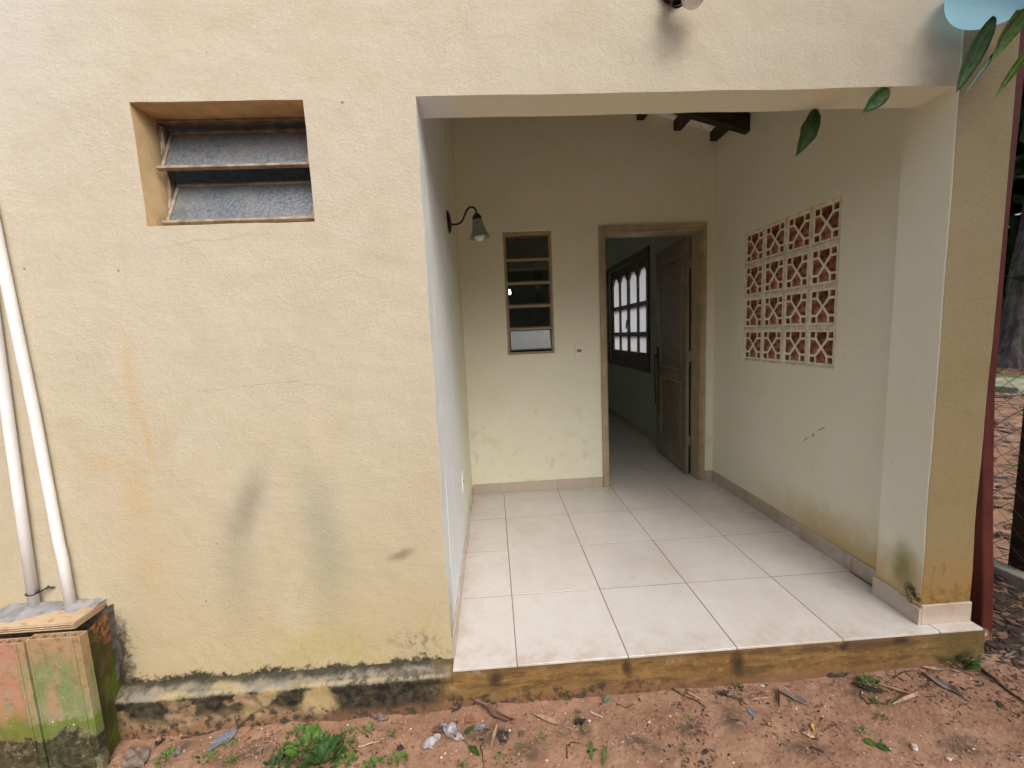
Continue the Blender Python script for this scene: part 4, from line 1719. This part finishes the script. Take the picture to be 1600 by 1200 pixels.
def lay(name, mb, mat, a, b, label, cat, group=None, lift=LIFT, smooth=True, solidify=.0008, roll=0.):
    """put a blade (built along +x from the origin) on the soil from a to b"""
    ax, ay = a
    bx_, by_ = b
    za, zb = gz(ax, ay), gz(bx_, by_)
    me = mb.mesh(name, LM[mat] if isinstance(mat, str) else mat, (0, 0, 0), smooth)
    o = link(name, me, None, (ax, ay, max(za, zb-.02)+lift))
    d = math.hypot(bx_-ax, by_-ay)
    o.rotation_euler = (roll, -math.atan2(max(-.02, min(.02, zb-za)), d), math.atan2(by_-ay, bx_-ax))
    if solidify:
        s_ = o.modifiers.new('thick', 'SOLIDIFY')
        s_.thickness = solidify
    return tag(o, label, cat, group)


GL = 'fallen leaves on the soil below the step'


def dl(a, b, w, mat, label, fold=.5, curl=.6, twist=0., wav=.25, lobes=0, stem=.0, group=GL, roll=0., name='fallen_leaf', mid=.42):
    d = math.hypot(b[0]-a[0], b[1]-a[1])
    cl = max(1e-3, abs(curl))
    L = d*(cl/2)/math.sin(cl/2)
    lay(name, leaf_mb(L, w, fold, curl, twist, 1, wav, lobes=lobes, stem=stem, sd_=int(abs(a[0]*1000)) % 97, mid=mid), mat, a, b, label, 'leaf', group, roll=roll)


dl((-.178, -.062), (-.02, -.145), .045, 'brown', 'long brown dry leaf twisted into an S near the left end of the step', .9, 1.2, 2.2, .5)
dl((.149, -.163), (.045, -.105), .026, 'tan', 'slim tan dry leaf with a dark stalk, right of the twisted brown leaf', .8, .4, .4, .2, stem=.045)
dl((-.305, -.139), (-.215, -.195), .075, 'grey', 'large crumpled pale grey leaf, raised edges, on bare soil', .7, .9, .4, .7, 3)
dl((-.365, -.213), (-.300, -.170), .045, 'grey', 'pale grey ribbed leaf tucked against the crumpled grey leaf', .4, .5, 0, .5)
dl((-.336, -.146), (-.290, -.152), .028, 'brown', 'small dark brown folded leaf behind the pale grey leaves', .9, .7, 0, .4)
dl((-.214, -.118), (-.165, -.126), .030, 'red', 'red-brown leaf scrap beside the twisted leaf', .5, .4, 0, .3)
dl((-.212, -.176), (-.176, -.140), .022, 'dkgreen', 'dark green leaf half folded between grey and red-brown leaves', .7, .5, 0, .2)
dl((-.178, -.163), (-.128, -.139), .026, 'blue', 'blue-grey curled leaf under the red-brown scrap', .7, .8, .3, .3)
dl((-.065, -.172), (-.067, -.224), .045, 'dark', 'black charred-looking leaf piece, squarish, below the twisted leaf', .3, .5, 0, .8, 2)
dl((-.089, -.148), (-.113, -.236), .018, 'tan', 'narrow tan curved leaf pointing towards the camera', .9, .7, .4, .1)
dl((-.588, -.066), (-.520, -.083), .040, 'greybrown', 'dark grey-brown curled leaf by the foot of the blackened plinth', .9, 1.3, 1.2, .5)
dl((-.270, -.080), (-.230, -.062), .018, 'dark', 'small dark rolled leaf right under the left end of the step', 1., .6, 0, .2)
dl((-.192, -.222), (-.152, -.262), .026, 'dkgreen', 'dark green leaf pair on a thin stalk near the bottom edge', .5, .5, .3, .3, stem=.03)
dl((.338, -.092), (.369, -.055), .024, 'palegreen', 'pale grey-green leaf with a curved stalk near the step', .35, .3, 0, .1, stem=.03)
dl((.207, -.166), (.250, -.154), .036, 'dark', 'black crumpled leaf right of the slim tan leaf', .6, 1., .3, .8, 2)
dl((.680, -.079), (.722, -.118), .014, 'tan', 'short tan leaf lying on the forked twig', .7, .4, 0, .1)
dl((.797, -.101), (.850, -.088), .026, 'dark', 'black knobbly curl of leaf close to the step stain', .9, 1.4, 1.2, .8)
dl((1.013, -.131), (.905, -.140), .017, 'tan', 'pale tan narrow leaf with a spoon-shaped end, left of the upright brown curl', 1., .3, .3, .1, mid=.7)
dl((1.049, -.092), (.985, -.195), .024, 'brown', 'dark brown rolled leaf crossing the pale tan leaf', 1.2, .5, .5, .2)
dl((1.048, -.112), (1.122, -.180), .034, 'greybrown', 'long grey-brown leaf running right from the brown roll', .7, .4, .4, .3)
dl((.878, -.166), (.884, -.206), .022, 'blue', 'blue-grey flat leaf chip alone on bare soil', .15, .15, 0, .1, mid=.5)
dl((1.072, -.255), (1.050, -.284), .018, 'yellow', 'small yellow oval leaf', .4, .5, 0, .1)
dl((1.010, -.279), (1.040, -.300), .026, 'orange', 'pale orange torn leaf beside the yellow one', .4, .5, .3, .4)
dl((1.290, -.064), (1.378, -.062), .026, 'dark', 'dark leaf lying tight against the foot of the step', .7, .8, .3, .4)
dl((1.516, -.184), (1.452, -.126), .020, 'tan', 'tan curved leaf stalk-first in the dead clump', .9, .5, .5, .2, stem=.03)
dl((1.345, -.110), (1.425, -.158), .028, 'dark', 'dark brown leaf at the left of the dead clump', .7, .6, .3, .3)
dl((1.552, -.184), (1.412, -.215), .044, 'tan', 'thick tan rolled leaf like a cigar in front of the dead clump', 1.45, .25, .2, .1, mid=.35)
dl((1.660, -.078), (1.695, -.218), .040, 'greybrown', 'longest grey-brown leaf, pointing down right below the column', .6, .3, .4, .3, mid=.6)
dl((1.692, -.062), (1.750, -.096), .018, 'tan', 'narrow tan leaf close under the step, beyond the longest leaf', .7, .5, .3, .1)
dl((1.776, -.098), (1.802, -.118), .012, 'tan', 'shortest tan leaf, left of the feathery weed', .6, .3, 0, .1)
dl((1.196, -.330), (1.222, -.352), .028, 'green', 'bright green fresh leaf, left one of a pair', .3, .4, 0, .1)
dl((1.220, -.350), (1.248, -.378), .030, 'dkgreen', 'deep green fresh leaf, right one of a pair', .3, .4, 0, .1)
dl((1.364, -.172), (1.371, -.212), .018, 'green', 'thin green leaf in front of the dead clump', .5, .4, .2, .2)
dl((2.012, -.097), (2.100, -.070), .030, 'greybrown', 'forked grey dry leaf right of the red post', .9, .7, .4, .3)
dl((2.075, -.085), (2.095, -.030), .022, 'greybrown', 'grey dry leaf standing up behind the forked one', .9, .7, .4, .3)
dl((2.10, .02), (2.15, .05), .03, 'tan', 'small pale dry leaf in the dark litter behind the red post', .6, .5, .2, .3)
dl((-1.155, -.154), (-1.092, -.075), .048, 'blue', 'big blue-grey ribbed leaf left of the green weed clump', .25, .35, 0, .25, mid=.5)
dl((-1.47, -.112), (-1.36, -.185), .075, 'greybrown', 'broad grey-brown leaf by the brick box', .25, .5, 0, .3, mid=.5)
dl((-1.378, -.112), (-1.366, -.078), .026, 'dark', 'dark shrivelled leaf between the brick box and the blue-grey leaf', .8, .9, .6, .7)
dl((-.868, -.208), (-.848, -.158), .024, 'dark', 'black leaf strip beside the largest weed clump', .8, .4, .4, .4)
dl((-.455, -.196), (-.430, -.210), .022, 'dark', 'tiny blue-black leaf chip left of the pale grey leaves', .3, .4, 0, .2)
dl((-1.285, -.135), (-1.262, -.150), .028, 'blue', 'small dark blue leaf beside the broad grey-brown leaf', .5, .4, 0, .3)

# twigs
M_TWIG = mat_simple('dark_twig', (.075, .048, .034), .9, .2, .3, 40, 0, .4)
M_PTWIG = mat_simple('pale_twig', (.50, .44, .36), .8, .3, .12, 40)


def twig(pts, r, mat, label, fork=()):
    loc = (pts[0][0], pts[0][1], gz(*pts[0]))

    def dense(pp):
        out = []
        for a, b in zip(pp[:-1], pp[1:]):
            for k in range(4):
                x, y = a[0]+(b[0]-a[0])*k/4, a[1]+(b[1]-a[1])*k/4
                x += .0025*(vnoise(x*90, y*90, 2)-.5)*2
                out.append((x, y, gz(x, y)+r*1.3))
        out.append((*pp[-1], gz(*pp[-1])+r))
        return out
    mb = MB()
    d = dense(pts)
    mb.tube(d, [r*(1-.5*k/len(d)) for k in range(len(d))], 7)
    for f in fork:
        d = dense(f)
        mb.tube(d, [r*.7*(1-.5*k/len(d)) for k in range(len(d))], 6)
    solid('twig', mb, mat, label, 'twig', loc, 'twigs on the soil', True)


twig([(.628, -.058), (.66, -.09), (.70, -.115), (.72, -.155)], .0035, M_TWIG, 'dark forked twig leaning from the step, with a short tan leaf', [[(.66, -.09), (.70, -.075)]])
twig([(.271, -.115), (.317, -.149)], .003, M_PTWIG, 'short straight pale stick')
twig([(.83, -.10), (.86, -.12), (.885, -.152)], .003, M_TWIG, 'dark twig trailing from the black knobbly leaf')
twig([(1.879, -.125), (1.87, -.18), (1.865, -.25), (1.854, -.34)], .006, M_TWIG, 'long dark root running towards the camera from the feathery weed')
twig([(1.33, -.20), (1.36, -.195), (1.40, -.205), (1.43, -.19)], .003, M_TWIG, 'crooked dark twig in front of the rolled leaf', [[(1.33, -.20), (1.335, -.16), (1.36, -.14)]])
twig([(1.53, -.10), (1.60, -.075), (1.65, -.07)], .0025, M_TWIG, 'thin dark twig left of the longest leaf')
twig([(-.15, -.22), (-.14, -.27), (-.135, -.31)], .0022, M_TWIG, 'thin dark stalk near the dark green leaf pair')
twig([(.39, -.10), (.42, -.118), (.45, -.108)], .0018, M_TWIG, 'fine curved stalk beside the pale grey-green leaf')
twig([(-.60, -.185), (-.56, -.172), (-.53, -.168)], .0025, M_PTWIG, 'pale straw right of the weed clump')
twig([(.155, -.29), (.16, -.25), (.185, -.235), (.21, -.24)], .0025, M_TWIG, 'hooked dark twig left of the upright grass blades')
twig([(-1.30, -.085), (-1.24, -.075), (-1.19, -.066)], .004, M_TWIG, 'dark twig lying at the foot of the left plinth')
twig([(.885, -.235), (.92, -.250)], .0022, M_TWIG, 'short brown twig under the blue-grey chip')

# weeds
def weed(x, y, r, n, label, mat='weed', tall=.5, wid=.45, group='small green weeds in the soil'):
    z = gz(x, y)
    mb = MB()
    n = int(n*1.7)
    for k in range(n):
        a = 2*math.pi*(k+rng.uniform(-.3, .3))/n*1.618
        L = r*rng.uniform(.28, .62)
        el = rng.uniform(.1, .9)*tall*1.7
        b = leaf_mb(L, L*rng.uniform(.4, .7), .35, -.9, rng.uniform(-.6, .6), 1, .15, 5, 4, sd_=k)
        st = r*math.sqrt(rng.uniform(.0, .75))
        Mx = Matrix.Translation((x+st*math.cos(a), y+st*math.sin(a), z+rng.uniform(.05, 1.)*r*tall*1.1*(1-.6*st/r))) @ Matrix.Rotation(a+rng.uniform(-.7, .7), 4, 'Z') @ Matrix.Rotation(-el, 4, 'Y')
        i = len(mb.v)
        mb.v += [tuple(Mx @ Vector(p)) for p in b.v]
        mb.f += [tuple(i+q for q in f) for f in b.f]
        mb.m += b.m
    for k in range(max(2, n//4)):
        a = rng.uniform(0, 6.28)
        mb.tube([(x, y, z-.004), (x+.2*r*math.cos(a), y+.2*r*math.sin(a), z+.5*r*tall), (x+.4*r*math.cos(a), y+.4*r*math.sin(a), z+.9*r*tall)], .0009, 4)
    solid('weed', mb, LM[mat], label, 'weed', (x, y, z), group, True)


for a in [
    (-.586, -.120, .026, 12, 'light green weed between plinth leaf and grey leaves'),
    (-.492, -.150, .020, 9, 'small light green weed left of the folded brown leaf'),
    (-.440, -.262, .034, 16, 'yellow-green weed patch at the bottom edge left of the dark pair'),
    (-.525, -.262, .036, 16, 'yellow-green weed patch at the bottom edge right of the big clump'),
    (-.210, -.291, .020, 9, 'tiny green sprout at the bottom edge under the dark green pair'),
    (.074, -.215, .020, 9, 'green sprout left of the black crumpled leaf, farther right of two'),
    (-.012, -.234, .016, 8, 'green sprout left of the black crumpled leaf, nearer the charred piece'),
    (-.082, -.272, .020, 8, 'green sprout below the charred leaf piece'),
    (.195, -.062, .018, 9, 'green seedling at the foot of the step above the slim tan leaf'),
    (.222, -.119, .018, 7, 'flat green seedling left of the pale stick'),
    (.626, -.181, .017, 8, 'green seedling below the forked twig'),
    (.558, -.317, .014, 7, 'lone green seedling near the bottom edge, right of the dark patch'),
    (.235, -.200, .018, 7, 'yellow-green seedling above the upright grass blades'),
    (.145, -.205, .012, 6, 'tiny seedling left of the upright grass blades'),
    (.890, -.064, .030, 12, 'dark green sprig under the dark run on the step', 'dkgreen'),
    (1.405, -.128, .045, 18, 'withered olive clump of leaves by the dead brown leaf', 'dkgreen'),
    (1.211, -.300, .022, 9, 'green seedling left of the fresh leaf pair'),
    (1.325, -.264, .022, 8, 'dark seedling in front of the rolled leaf', 'dkgreen'),
    (-1.085, -.140, .026, 9, 'green weed growing over the blue-grey ribbed leaf'),
    (-1.295, -.172, .034, 14, 'pale green weed right of the broad grey-brown leaf'),
    (-1.016, -.062, .030, 12, 'dark green weed at the foot of the plinth', 'dkgreen'),
    (-1.133, -.190, .030, 12, 'light green weed below the blue-grey ribbed leaf'),
    (-1.045, -.200, .024, 10, 'light green weed under the dark plinth weed'),
    (-.850, -.125, .036, 14, 'fresh green weed behind the largest clump'),
    (-.782, -.186, .065, 34, 'largest bright green weed clump below the plinth'),
    (-.689, -.154, .028, 11, 'green weed right behind the largest clump, darker', 'dkgreen'),
    (-.648, -.128, .026, 11, 'light weed near the plinth, first right of the largest clump'),
    (-.632, -.176, .028, 12, 'light weed nearer the camera, first right of the largest clump'),
    (-.700, -.235, .070, 34, 'dull olive weed mass at the bottom edge', 'dkgreen'),
    (-.620, -.250, .040, 18, 'dull green weed right of the olive mass at the bottom edge'),
    (-.86, -.240, .050, 22, 'dull green weed left of the olive mass at the bottom edge', 'dkgreen'),
    (1.06, -.155, .012, 6, 'tiny green shoot under the long grey-brown leaf'),
    (.87, -.135, .018, 8, 'olive seedling above the blue-grey chip', 'dkgreen'),
]:
    weed(*a)
# feathery weed by the red post
mb = MB()
fx, fy = 1.835, -.085
fz_ = gz(fx, fy)
for k in range(16):
    a = rng.uniform(0, 6.28)
    L = rng.uniform(.04, .085)
    tip = Vector((fx+L*math.cos(a), fy-.01+.6*L*math.sin(a), fz_+rng.uniform(.01, .06)))
    base = Vector((fx+.01*math.cos(a), fy+.01*math.sin(a), fz_))
    mb.tube([base, base.lerp(tip, .5)+Vector((0, 0, .012)), tip], .0009, 4)
    for j in range(8):
        p = base.lerp(tip, .25+.75*j/8)+Vector((0, 0, .010*(1-abs(j/4-1))))
        for s_ in (-1, 1):
            q_ = Vector((-math.sin(a), math.cos(a), .2))*s_*.011+Vector((math.cos(a), math.sin(a), 0))*.006
            n_ = Vector((math.cos(a), math.sin(a), 0))*.0026
            mb.quad([p-n_, p+q_*.5-n_*.2, p+q_, p+q_*.5+n_*1.4, p+n_])
solid('weed', mb, LM['dkgreen'], 'feathery dark green weed at the right end of the step by the red post', 'weed', (fx, fy, fz_), 'small green weeds in the soil')
# grass blades
for (ax_, ay_), (bx_, by_), lab, mt in (((.236, -.310), (.251, -.231), 'upright green grass blade, left of two', 'green'), ((.268, -.334), (.302, -.259), 'upright green grass blade, taller right of two', 'green')):
    dl((ax_, ay_), (bx_, by_), .014, mt, lab, .6, -.5, .6, .1, group='upright grass blades on bare soil', name='grass_blade')

# ------------------------------------------------------------------ stuff on the ground: grit, clods, flakes
def scatter(name, n, area, size, mat, label, shape, seed, bias=None):
    r = np.random.default_rng(seed)
    V, Fc = [], []
    cnt = 0
    while cnt < n:
        x = r.uniform(area[0], area[1])
        y = r.uniform(area[2], area[3])
        if bias is not None and r.uniform() > bias(x, y):
            continue
        cnt += 1
        s_ = size*math.exp(r.normal(0, .45))
        z = gz(x, y)
        i = len(V)
        if shape == 'stone':
            base = [(1, 0, 0), (-1, 0, 0), (0, 1, 0), (0, -1, 0), (0, 0, .8), (0, 0, -.8)]
            a = r.uniform(0, 6.28)
            ca, sa = math.cos(a), math.sin(a)
            for p in base:
                k = s_*r.uniform(.65, 1.25)
                V.append((x+k*(p[0]*ca-p[1]*sa), y+k*(p[0]*sa+p[1]*ca), z+k*p[2]+s_*.3))
            for f in ((0, 2, 4), (2, 1, 4), (1, 3, 4), (3, 0, 4), (2, 0, 5), (1, 2, 5), (3, 1, 5), (0, 3, 5)):
                Fc.append(tuple(i+k for k in f))
        else:
            a = r.uniform(0, 6.28)
            w = s_*r.uniform(.15, .5)
            ca, sa = math.cos(a), math.sin(a)
            for px, py, pz in ((-1, -.3, 0), (-.2, -1, .25), (.8, -.6, .1), (1, .2, .3), (.2, 1, .0), (-.8, .6, .2)):
                px, py = px*s_, py*w
                V.append((x+px*ca-py*sa, y+px*sa+py*ca, z+.001+pz*s_*r.uniform(.2, 1.2)))
            Fc.append((i, i+1, i+2, i+3, i+4, i+5))
    me = bpy.data.meshes.new(name)
    me.from_pydata(V, [], Fc)
    me.materials.append(mat)
    tag(link(name, me), label, None, None, 'stuff')


M_GRIT = mat_simple('soil_crumbs', (.33, .175, .105), .95, .1, .3, 60)
M_PALE = mat_simple('pale_grit', (.55, .47, .42), .9, .2, .25, 60)
M_DARKB = mat_simple('dark_litter', (.055, .042, .034), .9, .2, .4, 60)
M_MIDB = mat_simple('brown_litter', (.17, .105, .07), .9, .2, .4, 60)
NEAR = (-1.6, 2.3, -.60, -.062)
scatter('soil_crumbs', 5000, NEAR, .0026, M_GRIT, 'crumbs of red soil', 'stone', 1)
scatter('gravel', 900, NEAR, .0023, M_PALE, 'fine pale grit in the soil', 'stone', 2)


def patchy(x, y):
    return float(np.clip(.15+2.6*(fbm(x*5, y*5, 77)+.02), .05, 1))


scatter('leaf_litter', 2600, NEAR, .0048, M_DARKB, 'dark scraps of dead leaf', 'flake', 3, patchy)
scatter('leaf_litter', 2200, NEAR, .0045, M_MIDB, 'brown scraps of dead leaf', 'flake', 4, patchy)
scatter('leaf_litter', 700, (1.98, 2.7, -.12, .5), .022, M_DARKB, 'dark leaf litter behind the red post', 'flake', 5)
scatter('leaf_litter', 160, (2.0, 2.65, -.10, .5), .022, M_MIDB, 'brown leaf litter behind the red post', 'flake', 6)
scatter('leaf_litter', 1200, (2.8, 7, .45, 4.5), .026, M_DARKB, 'dark leaf litter just beyond the fence', 'flake', 17)
scatter('leaf_litter', 500, (2.8, 7, .45, 4.5), .024, M_MIDB, 'brown leaf litter just beyond the fence', 'flake', 18)
scatter('leaf_litter', 1500, (2.8, 16, .5, 13), .06, M_DARKB, 'dark leaf litter under the trees beyond the fence', 'flake', 7)
scatter('leaf_litter', 700, (2.8, 16, .5, 13), .06, mat_simple('pale_litter', (.38, .31, .27), .9, .2, .3, 60), 'pale leaf litter under the trees beyond the fence', 'flake', 8)
scatter('leaf_litter', 260, (3.2, 14, 1.0, 11), .09, LM['weed'], 'green fallen leaves and seedlings beyond the fence', 'flake', 9)

for (x, y, r_, mt, lab) in ((1.335, -.372, .013, M_PALE, 'pale angular stone on the soil near the bottom edge'), (.0, -.185, .012, LM['brown'], 'round brown pebble beside the charred leaf')):
    mb = MB()
    z = gz(x, y)
    mb.lathe([(r_*math.sin(math.pi*k/8)*(1+.25*math.sin(k*2.3)), -r_*.7*math.cos(math.pi*k/8)) for k in range(9)], (x, y, z+r_*.25), (.2, .1, 1), 9, 0, .75)
    solid('stone', mb, mt, lab, 'stone', (x, y, z), None, False)

# ------------------------------------------------------------------ trees
def mat_bark():
    m = Mat('grey_bark', .95, .15)
    O = m.obj()
    n1 = m.noise(m.scale(O, (1, 1, .25)), 9, 5, .65)
    n2 = m.noise(O, 26, 5, .7)
    c = m.mix(m.ss(n1, .35, .65), (.055, .047, .042), (.15, .135, .12))
    c = m.mix(m.ss(n2, .6, .68, 0, .8), c, (.33, .32, .29))
    c = m.mix(m.ss(m.noise(O, 3, 4), .5, .7, 0, .5), c, (.05, .06, .03))
    return m.done(c, None, m.bump(n1, 1., .05))


M_BARK = mat_bark()


def mat_foliage(name, lo, hi):
    m = Mat(name, .5, .4)
    r = m.n('ShaderNodeNewGeometry').outputs['Random Per Island']
    c = m.mix(r, lo, hi)
    m.done(c)
    tl_ = m.n('ShaderNodeBsdfTranslucent')
    m.put(tl_.inputs[0], c)
    k = m.n('ShaderNodeMixShader')
    k.inputs[0].default_value = .3
    m.put(k.inputs[1], m.b.outputs[0])
    m.put(k.inputs[2], tl_.outputs[0])
    m.put(m.out.inputs[0], k.outputs[0])
    return m.m


M_FOL = mat_foliage('tree_foliage', (.018, .05, .012), (.07, .15, .03))
M_FOLD = mat_foliage('forest_foliage', (.012, .032, .010), (.045, .09, .02))


def leaf_cloud(name, n, fn, size, mat, seed):
    r = np.random.default_rng(seed)
    V = np.zeros((n, 4, 3))
    for k in range(n):
        c = np.array(fn(r))
        a = r.normal(size=3)
        a /= np.linalg.norm(a)
        b = np.cross(a, r.normal(size=3))
        b /= np.linalg.norm(b)
        s_ = size*math.exp(r.normal(0, .3))
        V[k] = [c-a*s_, c+b*s_*.4, c+a*s_, c-b*s_*.4]
    me = bpy.data.meshes.new(name)
    me.from_pydata(V.reshape(-1, 3).tolist(), [], (np.arange(n*4).reshape(-1, 4)).tolist())
    me.materials.append(mat)
    return me


def clumps(cs, rr, flat=.75):
    def fn(r):
        i = r.integers(len(cs))
        d = r.normal(size=3)
        d /= np.linalg.norm(d)
        q = r.uniform(.55, 1)**.6*rr[i]
        return (cs[i][0]+d[0]*q, cs[i][1]+d[1]*q, cs[i][2]+d[2]*q*flat)
    return fn


def trunk_mb(x, y, r0, h, seed, butt=.5, lean=(0, 0)):
    mb = MB()
    n, sg = 26, 26

    def fn(u, v):
        z = -.35+h*u
        a = 2*math.pi*v
        r = r0*(1-.35*u)*(1+butt*math.exp(-max(z+.2, 0)/.45))
        r *= 1+.16*math.sin(3*a+seed)+.10*math.sin(7*a+2*u)+.10*(vnoise(4+3*math.cos(a), u*14+3*math.sin(a), seed)-.5)
        return (x+lean[0]*u+r*math.cos(a), y+lean[1]*u+r*math.sin(a), z)
    mb.grid(fn, n, sg)
    return mb


def tree(x, y, r0, h, label, seed, crown_n=1500, lean=(0, 0), cr=2.4, group=None):
    o = thing('tree', label, 'tree', (x, y, -.13), group)
    tb = trunk_mb(x, y, r0, h, seed, .5, lean)
    r = np.random.default_rng(seed)
    cs, rr = [], []
    top = Vector((x+lean[0], y+lean[1], h-.4))
    for k in range(7):
        a = 2*math.pi*k/7+r.uniform(-.3, .3)
        e_ = top+Vector((math.cos(a)*cr*r.uniform(.4, .9), math.sin(a)*cr*r.uniform(.4, .9), r.uniform(.6, 2.2)))
        tb.tube([top-Vector((0, 0, .8)), top.lerp(e_, .5)+Vector((0, 0, .2)), e_], [r0*.4, r0*.25, r0*.08], 8)
        cs.append(tuple(e_))
        rr.append(r.uniform(.8, 1.3)*cr*.5)
    part('trunk', tb, M_BARK, o, 0, True)
    me = leaf_cloud('crown', crown_n, clumps(cs, rr), .16, M_FOLD, seed)
    me.transform(Matrix.Translation(-o.location))
    link('crown', me, o)
    return o


tree(13.85, 8.95, .36, 8.0, 'thick grey-barked tree trunk beyond the fence beside the red post', 3, 5000, (.5, -.2), 4.2)

# shrubs and understorey that read as one dark mass behind the trees
fo = leaf_cloud('forest', 16000, lambda r: (lambda t_, h_: (10+9*t_+r.uniform(0, 6), 22-24*t_+r.uniform(0, 6)-4, h_))(r.uniform(0, 1), -.1+r.uniform(0, 1)**.8*8.5), .45, M_FOLD, 21)
tag(link('forest', fo), 'dark woodland beyond the fence', None, None, 'stuff')
# wooded far side of the yard, facing the porch
def belt(r):
    t_ = r.uniform(-1, 1)
    x = t_*26+4
    y = -13-r.uniform(0, 4)+abs(t_)**2*8
    hmax = 4.6+1.4*math.sin(x*.7)+.8*math.sin(x*1.9+1)
    return (x, y, r.uniform(-.1, hmax))


fo = leaf_cloud('tree_belt', 26000, belt, .52, M_FOLD, 22)
tag(link('tree_belt', fo), 'row of trees closing the far side of the yard', None, None, 'stuff')

# the tree whose leaves hang into the top right corner
mt_ = thing('tree', 'tree with long green leaves hanging in front of the column top', 'tree', (3.5, -2.3, -.15))
tb = trunk_mb(3.5, -2.3, .15, 3.4, 31, .4, (-.3, .6))
br = [(3.2, -.8, 2.7), (2.7, -.62, 3.0), (2.3, -.42, 2.85), (2.05, -.25, 2.56)]
tb.tube(br, [.05, .035, .02, .007], 8)
tb.tube([(3.2, -.8, 2.9), (3.5, -1.0, 3.8), (3.9, -1.2, 4.6)], [.07, .05, .02], 8)
tb.tube([(3.2, -.8, 3.0), (2.7, -1.2, 3.8), (2.3, -1.5, 4.3)], [.06, .04, .015], 8)
tb.tube([(2.05, -.25, 2.56), (1.93, -.18, 2.49), (1.86, -.156, 2.42), (1.79, -.156, 2.33), (1.70, -.156, 2.21), (1.665, -.153, 2.15)], [.007, .005, .0045, .004, .003, .002], 8)
tb.tube([(2.05, -.25, 2.56), (1.98, -.19, 2.42), (1.90, -.158, 2.31), (1.84, -.153, 2.235), (1.79, -.152, 2.16)], [.007, .0045, .0035, .003, .002], 8)
part('trunk', tb, M_BARK, mt_, 0, True)
cs = [(2.5, -2.0, 3.7), (3.2, -2.6, 4.3), (2.2, -2.9, 4.5), (3.6, -1.6, 3.9), (2.9, -1.1, 3.6), (4.2, -2.2, 4.0)]
me = leaf_cloud('crown', 3400, clumps(cs, [.75, .9, .8, .8, .7, .8]), .085, M_FOL, 33)
me.transform(Matrix.Translation(-mt_.location))
link('crown', me, mt_)


def hung(a, b, w, mat, parent, side=(0, -1, 0), fold=.4, curl=.5, mid=.42, name='leaf', wav=.15):
    """green blade from a (stalk end) to b (tip), face turned towards side"""
    a, b = Vector(a), Vector(b)
    d = (b-a)
    L = d.length
    d.normalize()
    n_ = Vector(side)
    y = n_.cross(d).normalized()
    n_ = d.cross(y)
    mb = leaf_mb(L*1.02, w, fold, curl, .2, 1, wav, 14, 6, sd_=int(w*1000), mid=mid, stem=.022)
    me = mb.mesh(name, LM[mat], (0, 0, 0), True)
    M = Matrix((d, y, n_)).transposed().to_4x4()
    base = a-(wpos(parent) if parent else Vector((0, 0, 0)))
    o = link(name, me, parent, base if parent else a)
    o.rotation_euler = M.to_euler()
    s_ = o.modifiers.new('thick', 'SOLIDIFY')
    s_.thickness = .0008
    return o


hung((1.81, -.15, 2.35), (1.660, -.152, 2.140), .055, 'green', mt_, (-.3, -1, -.2), .3, .35)
hung((1.70, -.12, 2.30), (1.592, -.115, 2.065), .058, 'dkgreen', mt_, (-.2, -1, .1), .3, .3)
hung((1.685, -.150, 2.175), (1.578, -.150, 2.030), .020, 'palegreen', mt_, (-.5, -1, .1), .8, .2)
hung((1.83, -.152, 2.225), (1.690, -.150, 2.022), .028, 'green', mt_, (-.6, -1, 0), .6, .3)
hung((1.90, -.155, 2.32), (1.775, -.20, 2.215), .050, 'green', mt_, (-.2, -1, -.3), .3, .4)

# leaves hanging from the lintel
o = hung((1.470, .012, 2.146), (1.378, .012, 2.068), .060, 'dkgreen', None, (0, -1, 0), .3, .4, .38, 'green_leaf')
tag(o, 'dark green pointed leaf hanging under the front edge of the lintel', 'leaf')
o = hung((1.300, .15, 2.146), (1.222, .15, 1.975), .095, 'dkgreen', None, (.3, -1, 0), .4, .5, .35, 'green_leaf')
tag(o, 'larger green leaf hanging under the back edge of the lintel', 'leaf')

# pale green slab seen far through the fence
solid('stone_slab', MB().box(9.2, 10.6, 5.3, 6.6, -.2, -.02), mat_simple('mossy_slab', (.25, .27, .19), .95, .2, .25, 3, 0, .4), 'low mossy slab on the ground far beyond the fence', 'slab', (9.9, 6.0, -.13), None, False, .02)
